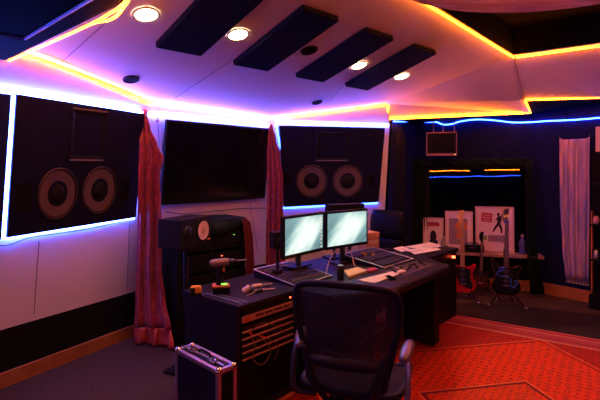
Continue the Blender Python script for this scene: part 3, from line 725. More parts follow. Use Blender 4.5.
# rack units
def rack_unit(z, label, h_, group=None):
    r = thing('rack_unit', label, 'rack unit', M=DM @ Matrix.Translation((.25,0,z)), group=group)
    MB().box((0,.17,0),(.44,.33,h_-.006)).build('chassis', BLACKM, r)
    return r
r = rack_unit(.640, 'silver patch bay with dark jacks, topmost in the left desk pedestal', .05)
MB().box((0,-.004,0),(.48,.012,.046)).build('faceplate', mat('silver_face',(.50,.36,.33),.4,.5), r, bevel=.005)
jk = MB()
for k in range(22):
    if k % 6 == 5: continue
    jk.cyl((-.12+k*.0145,-.008,.004),(-.12+k*.0145,-.014,.004),.006,n=8)
jk.build('jacks', BLACKM, r); MB().box((-.19,-.011,0),(.055,.004,.034)).build('badge', mat('badge',(.55,.16,.08),.4), r)
z1 = .575; pr = None
for k in range(5):
    z_ = z1-k*.0435
    lab = ['first','second','third','fourth','lowest'][k]
    lab = f'narrow dark rack panel with a pale rail, {lab} below the silver patch bay'
    if pr is None:
        pr = rack_unit(z_, lab, .0435, 'dark rack panels with pale rails')
        MB().box((0,-.002,.006),(.48,.008,.030)).build('faceplate', BLACK, pr)
        MB().box((0,-.006,-.014),(.478,.016,.010)).build('rail', SLOTM, pr, bevel=.002)
    else: dup(pr, DM @ Matrix.Translation((.25,0,z_)), lab)
t2 = thing('rack_unit', 'slim black rack unit with a red indicator at the top of the left pedestal', 'rack unit', M=DM @ Matrix.Translation((.25,0,.690)))
MB().box((0,.16,0),(.46,.32,.036)).build('chassis', BLACKM, t2)
MB().box((0,-.004,0),(.48,.010,.038)).build('faceplate', BLACK, t2, bevel=.003)
MB().box((.205,-.010,.004),(.010,.006,.007)).build('indicator', LEDR, t2)
# cables hanging in front
cab = [(.06,-.02,.55),(.12,-.05,.60),(.20,-.06,.585),(.30,-.06,.53),(.36,-.05,.47)]
CORD = mat('dull_cord',(.16,.10,.09),.6)
tag(MB().tube([dpt(*p) for p in spline(cab,8)], .003, 6).build('patch_cable', CORD), 'thin patch cable looping from the silver patch bay to the lower rack', 'cable', 'patch cables')
cab = [(.06,-.02,.555),(.07,-.06,.49),(.05,-.07,.40),(.12,-.08,.35),(.20,-.07,.40),(.18,-.05,.47),(.12,-.02,.50)]
tag(MB().tube([dpt(*p) for p in spline(cab,8)], .003, 6).build('patch_cable', CORD), 'thin patch cable hanging in a low loop in front of the left pedestal', 'cable', 'patch cables')
cab = [(.14,-.02,.51),(.22,-.05,.47),(.28,-.06,.40),(.24,-.06,.33)]
tag(MB().tube([dpt(*p) for p in spline(cab,8)], .003, 6).build('patch_cable', CORD), 'thin patch cable dangling at the lower right of the left pedestal', 'cable', 'patch cables')
for a, b, lab in (((.06,-.022,.565),(.07,-.035,.535),'red plug at the upper end of a patch cable on the left pedestal'),((.14,-.022,.515),(.19,-.045,.49),'red plug at the lower patch cable on the left pedestal')):
    tag(MB().cyl(dpt(*a),dpt(*b),.005,n=8).build('cable_plug', mat('red_plug',(.8,.06,.04),.4)), lab, 'plug', 'red cable plugs')

# console
t = thing('mixing_desk', 'long black studio console desk with angled bays and padded front edge', 'desk', M=DM)
DP = [(.53,.58),(2.24,.58),(2.24,-.16),(2.02,-.46),(.90,-.50),(.53,-.30)]
MB().quadbox([(x,y,DZ-.06) for x,y in DP], (0,0,.06)).build('desktop', mat('desktop',(.014,.013,.022),.42,noise=(5,(.022,.019,.032),(1,1,1))), t, bevel=.006)
MB().tube([(.55,-.30,DZ-.032),(.90,-.51,DZ-.032),(2.01,-.475,DZ-.032),(2.05,-.44,DZ-.032)], .034, 12).build('armrest_pad', mat('pad',(.018,.014,.018),.45), t, smooth=True)
MB().box((1.38,.40,.34),(1.68,.02,.68)).build('modesty_panel', BLACKM, t)
MB().box((2.20,.05,.34),(.03,.4,.68)).build('side_panel', BLACK, t)
MB().box((.56,.05,.34),(.03,.4,.68)).build('side_panel', BLACK, t)
MB().box((1.96,-.25,.36),(.10,.30,.64)).build('support_leg', BLACK, t)
def bay(u0,u1,v0,v1,zl,zh,gear):
    b = MB().add([(u0,v0,DZ+.001),(u1,v0,DZ+.001),(u1,v1,DZ+.001),(u0,v1,DZ+.001),(u0,v0,zl),(u1,v0,zl),(u1,v1,zh),(u0,v1,zh)],
        [(3,2,1,0),(4,5,6,7),(0,1,5,4),(1,2,6,5),(2,3,7,6),(3,0,4,7)]).build('equipment_bay', BLACK, t)
    e = .011
    MB().tube([(u0,v0,zl+.004),(u1,v0,zl+.004)], e*.5, 6).tube([(u0,v1,zh+.004),(u1,v1,zh+.004)], e*.75, 6).tube([(u0,v0,zl+.004),(u0,v1,zh+.004)], e*.5, 6).tube([(u1,v0,zl+.004),(u1,v1,zh+.004)], e*.4, 6).build('metal_trim', METAL, b)
    n = Vector((0,-(zh-zl),(v1-v0))).normalized(); kb = MB(); pm = MB()
    for r_ in range(gear):
        s = (r_+.5)/gear; v = v0+(v1-v0)*s; z = zl+(zh-zl)*s
        sl = math.atan2(zh-zl, v1-v0)
        pm.box((0.5*(u0+u1), v, z+.003), (u1-u0-.05, (v1-v0)/gear-.012, .006), Matrix.Rotation(sl,3,'X'))
        for k in range(14):
            u = u0+.05+(u1-u0-.1)*k/13; c = Vector((u,v,z+.006)); kb.cyl(c, c+n*.010, .006, .005, 8)
    pm.build('module_panels', mat('module',(.020,.015,.016),.5), b); kb.build('knobs', mat('knob',(.28,.20,.16),.4), b)
bay(.55,.98,.02,.46,DZ+.006,DZ+.06,3)
bay(1.50,2.02,-.14,.30,DZ+.006,DZ+.065,0)
# screen-like dark patch and gear within right bay
sp = MB(); sl = math.atan2(.059,.44)
for k in range(3): sp.box((1.76,-.05+k*.14,DZ+.024+k*.019),(.44,.11,.004),Matrix.Rotation(sl,3,'X'))
sp.build('module_panels', mat('module2',(.03,.03,.06),.4), t)
gb = MB()
for u, v in ((1.66,.16),(1.70,.10),(1.68,.20)): gb.box((u,v,DZ+.065),(.03,.02,.02))
gb.build('bay_switches', mat('brass',(.5,.35,.12),.4), t)
# fader strips at right front
fs_ = MB(); fk = MB()
for k in range(12):
    u = 1.42+k*.048
    fs_.box((u,-.29,DZ+.002),(.006,.20,.003)); fk.box((u,-.29+.05*math.sin(k*1.9),DZ+.009),(.016,.028,.014))
fs_.build('fader_slots', mat('slot_line',(.35,.27,.30),.5), t); fk.build('fader_caps', mat('fcap',(.05,.04,.06),.4), t)

# right wing cabinet
t = thing('rack_cabinet', 'black desk pedestal at the far right end of the studio desk, papers on its top', 'cabinet', M=DM)
DR = [(2.26,.22),(2.92,.22),(2.92,-.18),(2.26,-.18)]
MB().quadbox([(x,y,.01) for x,y in DR], (0,0,.69)).build('carcass', DESK, t, bevel=.004)
MB().box((2.59,.02,DZ-.02),(.68,.44,.04)).build('top_panel', DESK, t, bevel=.004)
MB().box((2.59,-.186,.35),(.52,.010,.60)).build('front_panel', BLACK, t)
MB().box((2.47,-.195,.56),(.10,.014,.016)).build('handle', mat('dull_handle',(.16,.10,.12),.4), t)
p = uv(447,252.5,.70); 
tag(MB().box(tuple(DM @ Vector((2.80,-.20,.66))),(.03,.02,.022)).build('indicator_lamp', LEDR), 'tiny red indicator lamp at the corner of the right desk pedestal', 'lamp')

# monitors
def monitor(c0, c1, ztop, zbot, label, up=0):
    a, b = Vector((c0[0],c0[1],0)), Vector((c1[0],c1[1],0)); w_ = (b-a).length; d_ = (b-a).normalized()
    M = Matrix.Translation((a+b)/2) @ Matrix.Rotation(math.atan2(d_.y,d_.x),4,'Z')
    t = thing('computer_monitor', label, 'monitor', M=M, group='computer monitors')
    zt_, zb_ = ztop+EYE, zbot+EYE; zc_ = (zt_+zb_)/2; h_ = zt_-zb_
    MB().box((0,.02,zc_),(w_,.035,h_)).build('housing', PLASTIC, t, bevel=.004)
    s = MB().box((0,0,0),(w_-.044,h_-.048,.003)).build('screen', SCREEN, t); s.matrix_local = Matrix.Translation((0,.0005,zc_+.004)) @ Matrix.Rotation(math.pi/2,4,'X')
    ic = MB()
    if 'left' in label:
        for k in range(9): ic.box((w_/2-.045, -.002, zc_+h_*.36-k*.03),(.013,.002,.013))
        ic.build('desktop_icons', mat('icons',(.9,.8,.6),.5,em=(.9,.85,.7),es=.5), t)
    MB().box((0,.07,(zb_+DZ)/2+.07),(.05,.02,zb_-DZ+.14)).build('stand_neck', DMETAL, t)
    MB().box((0,.08,DZ+.008+up),(.22,.14,.014)).build('stand_base', PLASTIC, t, bevel=.004)
monitor((-.125,3.5),(.205,3.91),-.373,-.70,'left computer monitor with a green blue screen on the studio desk', .056)
monitor((.222,3.94),(.632,4.28),-.377,-.707,'right computer monitor with a bright pale blue screen on the studio desk')
# bar speaker behind right monitor, small box behind the left
M = Matrix.Translation(tuple(dpt(1.60,.47,0))) @ Matrix.Rotation(math.radians(22),4,'Z')
t = thing('bar_speaker', 'low black bar speaker standing behind and above the right computer monitor', 'speaker', M=M)
p = at(346,208.5,(dpt(1.60,.47,0)).y); 
MB().box((p.x-M.translation.x,0,p.z),(.38,.10,.085)).build('body', PLASTIC, t, bevel=.006)
MB().cyl((0,0,DZ+.012),(0,0,p.z-.04),.015,n=12).build('post', DMETAL, t); MB().box((0,0,DZ+.008),(.18,.16,.014)).build('base', PLASTIC, t)
q = uv(277.5,276,DZ)
pc = Vector((-.175,3.58,0)); M = Matrix.Translation(pc) @ Matrix.Rotation(math.radians(30),4,'Z')
t = thing('desk_speaker', 'small black speaker on a post behind the left computer monitor', 'speaker', M=M)
MB().box((0,0,1.04),(.10,.09,.13)).build('body', PLASTIC, t, bevel=.005)
MB().lathe([(.032,0),(.03,.006),(.02,.001),(.0001,.004)],(0,-.046,1.04),(0,-1,0),20).build('driver', DMETAL, t, smooth=True)
MB().cyl((0,0,DZ+.07),(0,0,.98),.012,n=10).build('post', DMETAL, t); MB().cyl((0,0,DZ+.056),(0,0,DZ+.072),.045,n=20).build('base', PLASTIC, t)

# cardboard box, cup items
t = thing('cardboard_box', 'small orange brown box behind the right computer monitor', 'box', M=Matrix.Translation(dpt(2.12,.42,DZ)) @ Matrix.Rotation(math.radians(30),4,'Z'))
MB().box((0,0,.10),(.17,.14,.20)).build('body', CARD, t, bevel=.003); MB().box((0,0,.176),(.176,.146,.045)).build('lid', mat('box_lid',(.62,.36,.22),.7), t, bevel=.003)
MB().box((0,-.0725,.105),(.11,.004,.035)).build('paper_label', mat('box_label',(.75,.6,.5),.6), t)

# items on the left pedestal top
def pt_on(px, py, z=DZ): 
    r = ray(px,py); k = (z-EYE)/r.z; return Vector((r.x*k,k,z))
# drill
p = pt_on(221,293.5)
t = thing('cordless_drill', 'cordless drill standing on its battery on the left pedestal', 'drill', loc=p, rz=math.radians(12))
MB().box((0,0,.030),(.115,.085,.05)).build('battery', PLASTIC, t, bevel=.008)
MB().box((0,0,.055),(.118,.088,.014)).build('battery_band', ORNG, t, bevel=.004)
MB().tube([(-.005,0,.06),(-.008,0,.11),(-.015,0,.16),(-.02,0,.19)], [.030,.022,.022,.030], 12).build('grip', PLASTIC, t, smooth=True)
MB().tube([(-.075,0,.205),(-.065,0,.208),(-.02,0,.212),(.04,0,.216),(.055,0,.216)], [.014,.025,.028,.027,.020], 14).build('motor_housing', TAN, t, smooth=True)
MB().tube([(.05,0,.217),(.085,0,.219),(.105,0,.22)], [.018,.017,.011], 14).build('chuck', DMETAL, t, smooth=True)
MB().cyl((.105,0,.22),(.175,0,.225),.005,n=8).build('bit', METAL, t)
MB().box((.02,-.0,.165),(.012,.014,.03)).build('trigger', ORNG, t); MB().box((.02,-.044,.075),(.04,.004,.010)).build('indicator', LEDG, t)
# tape measure
p = pt_on(196,295.5)
t = thing('tape_measure', 'yellow and black tape measure at the back left corner of the pedestal top', 'tape measure', loc=p+Vector((.0,0.0,0)), rz=math.radians(8))
MB().box((0,0,.034),(.075,.045,.066)).build('case', YEL, t, bevel=.014); MB().box((.0,-.0,.012),(.08,.05,.022)).build('rubber_base', PLASTIC, t, bevel=.005)
MB().box((-.02,-.0235,.036),(.030,.003,.040)).build('side_label', PLASTIC, t); MB().box((.045,0,.006),(.02,.02,.004)).build('hook', METAL, t)
# strips, tools
def lying(px0,py0,px1,py1,w_,h_,name,m,label,cat,group=None,z=DZ+.001):
    a, b = pt_on(px0,py0,z), pt_on(px1,py1,z); d_ = b-a
    o = MB().box((0,0,h_/2),(d_.length,w_,h_)).build(name, m, bevel=min(h_,w_)*.25)
    o.matrix_world = Matrix.Translation((a+b)/2) @ Matrix.Rotation(math.atan2(d_.y,d_.x),4,'Z'); return tag(o,label,cat,group)
lying(205.5,293.5,242,304,.012,.006,'metal_strip',METAL,'long pale metal strip lying by the front left edge of the pedestal top','strip','metal strips')
lying(211,292.8,247,302.5,.010,.006,'metal_strip',METAL,'second pale metal strip lying beside the drill battery','strip','metal strips')
def wand(px0,py0,px1,py1,rs,m,m2,name,label,cat,z=DZ):
    a, b = pt_on(px0,py0,z), pt_on(px1,py1,z); R0 = max(rs); a.z += R0; b.z += R0*.7
    t = thing(name, label, cat, loc=a, rz=math.atan2((b-a).y,(b-a).x)); L_ = (b-a).length
    MB().tube([(0,0,0),(L_*.1,0,0),(L_*.45,0,-.001)], [rs[0]*.7,rs[0],rs[1]], 10).build('handle', m, t, smooth=True)
    MB().tube([(L_*.45,0,-.001),(L_*.97,0,-(R0*.3)),(L_,0,-(R0*.3))], [rs[1]*.55,rs[1]*.5,rs[1]*.4], 8).build('shaft', m2, t, smooth=True)
IV = mat('ivory',(.70,.58,.50),.4)
wand(262,291,246,297.5,(.014,.007),DMETAL,mat('brass2',(.6,.38,.12),.3,.5),'screwdriver','screwdriver with a brass shaft lying at the front of the pedestal top','screwdriver')
wand(252,289,272,285.5,(.017,.013),IV,METAL,'caulking_nozzle','ivory handled tool lying across the pedestal top','tool')
wand(255,292,275,289.5,(.010,.008),IV,IV,'marker_pen','thin ivory pen lying near the screwdriver','pen')
p = pt_on(244.5,292); t = thing('socket_light','small silver dome shaped fitting on the pedestal top next to the drill','fitting',loc=p)
MB().lathe([(.0001,0),(.026,0),(.028,.012),(.020,.03),(.018,.05),(.0001,.055)],(0,0,0),(.5,-.1,.6),20).build('dome', IV, t, smooth=True)
MB().cyl((.02,0,.008),(.055,.005,.012),.008,n=10).build('stem', DMETAL, t)

# items on console
def flat(quad, name, m, label, cat, th=.004, z=DZ+.002, group=None):
    P = [pt_on(x,y,z) for x,y in quad]; c = sum(P,Vector())/4
    o = MB().quadbox([p_-c for p_ in P],(0,0,th)).build(name, m); o.location = c; return tag(o,label,cat,group)
flat([(357.5,280.5),(394,271.5),(400,274),(375,283.5)],'notepad',PAPER,'long cream sheet of paper on the console behind the mesh chair','paper',.005)
flat([(344,272.5),(358,269),(367,272.5),(349,278.5)],'notebook',YPAPER,'thick yellowish notebook beside the dark drinks can','notebook',.018)
flat([(365,270.5),(374,268.5),(378,270.5),(369,273)],'red_box',mat('redbox',(.35,.02,.04),.5),'small dark red box beside the yellowish notebook','box',.014)
flat([(385,277),(389,276),(396,279.5),(391,281)],'phone',GLOSS,'flat dark phone near the console front edge','phone',.010)
p = pt_on(340.5,279.5); t = thing('drinks_can','tall dark drinks can standing on the console behind the mesh chair','can',loc=p)
MB().lathe([(.0001,0),(.024,0),(.028,.008),(.028,.095),(.022,.108)],(0,0,0),(0,0,1),20).build('body', mat('can_body',(.02,.025,.02),.3), t, smooth=True)
MB().lathe([(.022,.107),(.0215,.111),(.0001,.109)],(0,0,0),(0,0,1),20).build('top', METAL, t)
p = pt_on(402,273.2); t = thing('computer_mouse','pale oval computer mouse on the console right of the cream paper','mouse',loc=p+Vector((0,0,.0)),rz=.7)
MB().ell((0,0,.012),(.052,.030,.016),18,8).build('shell', mat('mouse_white',(.72,.66,.70),.3), t, smooth=True); MB().cyl((.02,-.004,.026),(.02,.004,.026),.006,n=10).build('wheel', PLASTIC, t)
CW = mat('pale_cable',(.60,.38,.30),.5)
cab = [pt_on(326,277)+Vector((0,0,.01)), pt_on(328,272)+Vector((0,0,.06)), pt_on(333,268)+Vector((0,0,.12)), pt_on(341,264)+Vector((0,0,.15)), pt_on(350,262)+Vector((0,0,.10)), pt_on(354,266)+Vector((0,0,.02)), pt_on(356,267)+Vector((0,0,.005))]
tag(MB().tube(spline(cab,6),.004,6).build('cable',CW),'pale cable arching over the console left of the drinks can','cable')
cab = [pt_on(312,283)+Vector((0,0,.006)),pt_on(318,277)+Vector((0,0,.006)),pt_on(309,272)+Vector((0,0,.006)),pt_on(303,275)+Vector((0,0,.006)),pt_on(309,281)+Vector((0,0,.006)),pt_on(324,279)+Vector((0,0,.006))]
tag(MB().tube(spline(cab,6),.005,6).build('cable',CW),'coiled pale cable lying on the console below the left monitor','cable')
cab = [pt_on(384,270)+Vector((0,0,.008)),pt_on(391,269)+Vector((0,0,.03)),pt_on(399,270)+Vector((0,0,.01)),pt_on(407,269)+Vector((0,0,.006))]
tag(MB().tube(spline(cab,6),.0035,6).build('cable',CW),'short thin cable by the pale computer mouse','cable')

# papers on right pedestal
T = DZ+.001
for k, (q, lab) in enumerate((([(393,248.5),(402,246.5),(410,249),(402,252)],'small paper sheet at the left of the papers on the right pedestal'),
        ([(404,247),(430,242.5),(446,246.5),(420,248.8)],'largest pale paper sheet at the back of the right pedestal'),
        ([(411,252.3),(437,248),(441,250),(415,254.5)],'cream envelope at the front of the right pedestal'),
        ([(404,250.5),(424,247.5),(434,248.5),(410,251.8)],'pale folded sheet in the middle of the papers on the right pedestal'))):
    flat(q,'paper_sheet',PAPER,lab,'paper',.003,T+[.004,0,.008,.004][k],'loose papers on the right pedestal')
p = pt_on(443.5,246.6,DZ+.003); t = thing('glass_bottle','small clear bottle standing on the papers at the right end of the desk','bottle',loc=p)
MB().lathe([(.0001,0),(.030,0),(.032,.01),(.030,.05),(.012,.075),(.012,.095),(.0001,.096)],(0,0,0),(0,0,1),18).build('body', CLEARP, t, smooth=True)
MB().cyl((0,0,.095),(0,0,.11),.014,n=12).build('cap', METAL, t)

# ---------------------------------------------------------------- mesh office chair
fwd = Vector((.36,.933)).normalized(); rz = math.atan2(-fwd.x, fwd.y)
bc = Vector((.215,2.235))
t = thing('office_chair', 'black mesh backed office chair with silver armrests in front of the desk', 'chair', loc=(bc.x,bc.y,0), rz=rz)
out = [(0,1.030),(.13,1.028),(.235,1.008),(.262,.96),(.262,.87),(.238,.76),(.215,.66),(.195,.58),(.18,.53),(.10,.505),(0,.50)]
full = [(x,z) for x,z in out] + [(-x,z) for x,z in out[::-1][1:-1]]
def by(x, z): return .05*math.cos(min(1,abs(x)/.3)*1.5)*-1 + .05 + .07*max(0,(.8-z)) *.6 - .06*max(0,z-.8)
ring = spline([(x, by(x,z), z) for x, z in full], 5, True)
def closed_tube(pts, r, n=8, flat_=1.0):
    m = MB(); N = len(pts); vs = []
    for i, p in enumerate(pts):
        tg = (pts[(i+1) % N]-pts[i-1]).normalized(); a = Vector((0,1,0)); a = (a-tg*a.dot(tg)).normalized(); b = tg.cross(a)
        vs += [p+(a*math.cos(2*math.pi*k/n)*flat_+b*math.sin(2*math.pi*k/n))*r for k in range(n)]
    return m.add(vs, [[i*n+k, i*n+(k+1) % n, ((i+1) % N)*n+(k+1) % n, ((i+1) % N)*n+k] for i in range(N) for k in range(n)])
CF = mat('chair_frame',(.018,.014,.022),.42)
closed_tube(ring, .017, 10, .8).build('back_frame', CF, t, smooth=True)
# mesh of the back: grid clipped by the outline
half = lambda z: max(x for x, zz in [(a.x, a.z) for a in ring] if abs(zz-z) < .03)
gm = MB(); NZ, NX = 26, 20; vs = []
for j in range(NZ+1):
    z = .508+(1.02-.508)*j/NZ; hx = half(z)-.004
    for i in range(NX+1):
        x = -hx+2*hx*i/NX; vs.append((x, by(x,z)+.006, z))
gm.add(vs, [[j*(NX+1)+i, j*(NX+1)+i+1, (j+1)*(NX+1)+i+1, (j+1)*(NX+1)+i] for j in range(NZ) for i in range(NX)])
gm.build('back_mesh', MESHF, t, smooth=True)
MB().tube([(-.20,-.012,.66),(-.12,-.02,.655),(0,-.024,.652),(.12,-.02,.655),(.20,-.012,.66)], [.014,.026,.030,.026,.014], 10).build('lumbar_pad', CF, t, smooth=True)
sp_ = MB()
for s in (-1,1): sp_.tube(spline([(s*.03,.10,.43),(s*.08,-.005,.46),(s*.16,-.03,.58),(s*.205,-.018,.72)],5), .014, 8)
sp_.build('back_support', CF, t, smooth=True)
# seat
so = [(-.24,.08),(-.26,.25),(-.25,.45),(-.18,.52),(0,.535),(.18,.52),(.25,.45),(.26,.25),(.24,.08),(.12,.05),(-.12,.05)]
sr = spline([(x,y,.475+.02*abs(x)/.26-(.03 if y > .5 else 0)) for x,y in so],4,True)
closed_tube(sr, .018, 8, 1).build('seat_frame', CF, t, smooth=True)
MB().add([p for p in sr], [list(range(len(sr)))]).build('seat_mesh', mat('seat_cloth',(.02,.018,.022),.8), t)
MB().box((0,.27,.41),(.26,.26,.06)).build('tilt_housing', DMETAL, t, bevel=.02)
MB().cyl((0,.27,.10),(0,.27,.39),.028,n=16).build('gas_column', DMETAL, t, smooth=True)
for k in range(5):
    an = math.radians(90+72*k); c, s = math.cos(an), math.sin(an)
    L_ = MB().tube([(0,.27,.12),(c*.16,.27+s*.16,.105),(c*.31,.27+s*.31,.075)], [.032,.024,.018], 8).build('base_leg', DMETAL, t, smooth=True)
    MB().cyl((c*.31-s*.018,.27+s*.31+c*.018,.03),(c*.31+s*.018,.27+s*.31-c*.018,.03),.03,n=14).cyl((c*.31,.27+s*.31,.03),(c*.31,.27+s*.31,.08),.008,n=8).build('caster', PLASTIC, L_)
ARM = mat('arm_pad_silver',(.16,.15,.19),.30,.4)
for s in (-1,1):
    MB().tube(spline([(s*.20,.10,.43),(s*.285,.06,.46),(s*.295,.08,.60),(s*.285,.12,.705)],5), [.016]*16, 10).build('arm_post', METAL if s > 0 else DMETAL, t, smooth=True)
    pr_ = MB(); vs = []
    for y, w_, z in ((-.02,.018,.716),(0,.034,.718),(.06,.041,.722),(.14,.041,.724),(.21,.036,.722),(.245,.020,.714)):
        w_ *= .85; vs += [(s*.285-w_,y,z-.016),(s*.285-w_*.8,y,z+.006),(s*.285,y,z+.012),(s*.285+w_*.8,y,z+.006),(s*.285+w_,y,z-.016),(s*.285,y,z-.024)]
    if s < 0:
        Rz = Matrix.Rotation(math.radians(17),3,'Z'); vs = [Vector((-.250,.05,0)) + Rz @ (Vector(p)-Vector((-.285,.05,0))) for p in vs]
    pr_.add(vs, [[j*6+i, j*6+(i+1) % 6, j*6+6+(i+1) % 6, j*6+6+i] for j in range(5) for i in range(6)]+[[0,1,2,3,4,5],[30,31,32,33,34,35]])
    pr_.build('armrest', ARM, t, smooth=True, sub=1)

# leather chair by the alcove
t = thing('leather_chair', 'high backed black leather office chair behind the desk, beside the alcove curtain', 'chair', loc=(.86,5.38,0), rz=math.radians(118))
def pad(w_, h_, th, c, rot, n=8):
    m = MB(); vs = []
    for j in range(n+1):
        for i in range(n+1):
            u, v = i/n*2-1, j/n*2-1; x = u*w_/2*(1-.12*v*v); z = v*h_/2*(1-.06*u*u); b = th*(1-.6*max(abs(u),abs(v))**4)
            vs.append((x, -b, z))
    for j in range(n+1):
        for i in range(n+1):
            u, v = i/n*2-1, j/n*2-1; vs.append((u*w_/2*(1-.12*v*v), .02, v*h_/2*(1-.06*u*u)))
    K = (n+1)**2
    fs = [[j*(n+1)+i, j*(n+1)+i+1, (j+1)*(n+1)+i+1, (j+1)*(n+1)+i] for j in range(n) for i in range(n)]
    fs += [[K+k for k in f][::-1] for f in fs]
    bd = [i for i in range(n+1)]+[(j)*(n+1)+n for j in range(1,n+1)]+[n*(n+1)+i for i in range(n-1,-1,-1)]+[j*(n+1) for j in range(n-1,0,-1)]
    fs += [[bd[i], bd[(i+1) % len(bd)], bd[(i+1) % len(bd)]+K, bd[i]+K] for i in range(len(bd))]
    vs = [Vector(c)+rot @ Vector(p) for p in vs]; return m.add(vs, fs)
pad(.50,.34,.07,(0,-.20,.93),Matrix.Rotation(math.radians(-170),3,'Z')@Matrix.Rotation(-.1,3,'X')).build('upper_backrest', LEATHER, t, smooth=True)
pad(.48,.32,.06,(0,-.19,.63),Matrix.Rotation(math.radians(-170),3,'Z')).build('lower_backrest', LEATHER, t, smooth=True)
pad(.50,.48,.07,(0,.05,.46),Matrix.Rotation(-math.pi/2,3,'X')).build('seat', LEATHER, t, smooth=True)
for s in (-1,1):
    MB().tube(spline([(s*.24,-.14,.46),(s*.29,-.10,.55),(s*.29,-.06,.66),(s*.28,.12,.68),(s*.25,.20,.47)],5), .02, 8).build('armrest', PLASTIC, t, smooth=True)
MB().cyl((0,.03,.08),(0,.03,.42),.028,n=14).build('gas_column', DMETAL, t)
for k in range(5):
    an = math.radians(72*k+18); c, s = math.cos(an), math.sin(an)
    L_ = MB().tube([(0,.03,.11),(c*.27,.03+s*.27,.075)], [.03,.018], 8).build('base_leg', PLASTIC, t, smooth=True)
    MB().cyl((c*.27-s*.015,.03+s*.27+c*.015,.028),(c*.27+s*.015,.03+s*.27-c*.015,.028),.028,n=12).cyl((c*.27,.03+s*.27,.028),(c*.27,.03+s*.27,.07),.008,n=8).build('caster', PLASTIC, L_)

# ---------------------------------------------------------------- flight case
A0, B0 = Vector((-.70,2.585,0)), Vector((-.41,2.30,0)); dl_ = (B0-A0); Lc_ = dl_.length; dl_.normalize()
sd = Vector((-dl_.y,dl_.x,0)); sd = sd if sd.x > 0 else -sd
M = Matrix(((dl_.x,sd.x,0,A0.x),(dl_.y,sd.y,0,A0.y),(0,0,1,0),(0,0,0,1)))
t = thing('flight_case', 'black flight case with silver edge trim standing upright beside the left pedestal', 'case', M=M)
Wc, Hc = .115, .585
MB().box((Lc_/2,Wc/2,Hc/2),(Lc_-.008,Wc-.008,Hc-.008)).build('case_body', mat('case_laminate',(.014,.013,.022),.4), t)
ed = MB(); e = .022
for x in (0,Lc_):
    for y in (0,Wc): ed.box((x+(e/2-.002)*(1 if x == 0 else -1), y+(e/2-.002)*(1 if y == 0 else -1), Hc/2),(e,e,Hc))
for z in (0,Hc):
    zz = z+(e/2-.001)*(1 if z == 0 else -1)
    for y in (0,Wc): ed.box((Lc_/2,y+(e/2-.002)*(1 if y == 0 else -1),zz),(Lc_,e,e))
    for x in (0,Lc_): ed.box((x+(e/2-.002)*(1 if x == 0 else -1),Wc/2,zz),(e,Wc,e))
ed.build('edge_trim', mat('case_trim',(.55,.52,.62),.32,.85), t, bevel=.002)
tp = MB(); tp.box((Lc_/2,Wc*.46,Hc+.002),(Lc_-.05,.014,.006)); tp.build('lid_seam', METAL, t)
for x in (.10,.30):
    MB().box((x,Wc*.5,Hc+.004),(.05,.05,.008)).cyl((x-.012,Wc*.5,Hc+.008),(x+.012,Wc*.5,Hc+.008),.006,n=8).build('latch', CHROME, t, bevel=.002)
MB().tube(spline([(.15,Wc*.52,Hc+.006),(.155,Wc*.52,Hc+.022),(.20,Wc*.52,Hc+.026),(.245,Wc*.52,Hc+.022),(.25,Wc*.52,Hc+.006)],4), .006, 8).build('handle', PLASTIC, t, smooth=True)
for x in (0,Lc_):
    for y in (0,Wc):
        MB().ell((x+.012*(1 if x == 0 else -1),y+.012*(1 if y == 0 else -1),Hc-.012),(.022,.022,.022),10,6).build('ball_corner', CHROME, t, smooth=True)
for k in range(7): MB().box((Lc_-.002,Wc/2,.10+k*.07),(.006,Wc-.06,.045)).build('end_vent', BLACKM, t)

# ---------------------------------------------------------------- near field speaker on stand and gear rack
a, b = Vector((-.887,3.42)), Vector((-.735,3.80)); d_ = (b-a).normalized(); 
M = Matrix.Translation(((a.x+b.x)/2,(a.y+b.y)/2,0)) @ Matrix.Rotation(math.atan2(d_.y,d_.x),4,'Z')
Ms = M
t = thing('speaker_stand', 'thin black speaker stand behind the left pedestal', 'stand', M=M)
MB().box((0,.10,.982),(.34,.20,.016)).build('top_plate', BLACK, t)
MB().cyl((0,.10,.02),(0,.10,.975),.022,n=14).build('pole', BLACK, t, smooth=True)
MB().box((0,.10,.012),(.26,.24,.022)).build('base_plate', BLACK, t, bevel=.004)
t = thing('studio_speaker', 'black bookshelf speaker lying on its side with a pale cone, left of the drill', 'speaker', M=M @ Matrix.Translation((0,0,.991)))
MB().box((0,.105,.11),(.41,.21,.22)).build('cabinet', mat('speaker_box',(.016,.015,.02),.35), t, bevel=.004)
wf = MB().lathe([(.088,0),(.088,.008),(.080,.010),(.074,.004)],(.085,-.001,.11),(0,-1,0),36).build('woofer', BLACK, t, smooth=True)
MB().lathe([(.076,.007),(.045,.0035),(.022,.002)],(.085,-.001,.11),(0,-1,0),36).build('cone', WCONE, wf, smooth=True)
MB().lathe([(.028,.002),(.018,.009),(.0001,.013)],(.085,-.001,.11),(0,-1,0),24).build('dust_cap', mat('pink_cap',(.62,.38,.34),.6), wf, smooth=True)
tw = MB().lathe([(.045,0),(.045,.005),(.03,.004)],(-.115,-.001,.12),(0,-1,0),28).build('tweeter', DMETAL, t, smooth=True)
MB().lathe([(.03,.003),(.015,.008),(.0001,.010)],(-.115,-.001,.12),(0,-1,0),20).build('dome', CAP, tw, smooth=True)
MB().box((.165,-.003,.03),(.035,.003,.012)).build('badge', mat('orange_badge',(.7,.25,.12),.5), t)
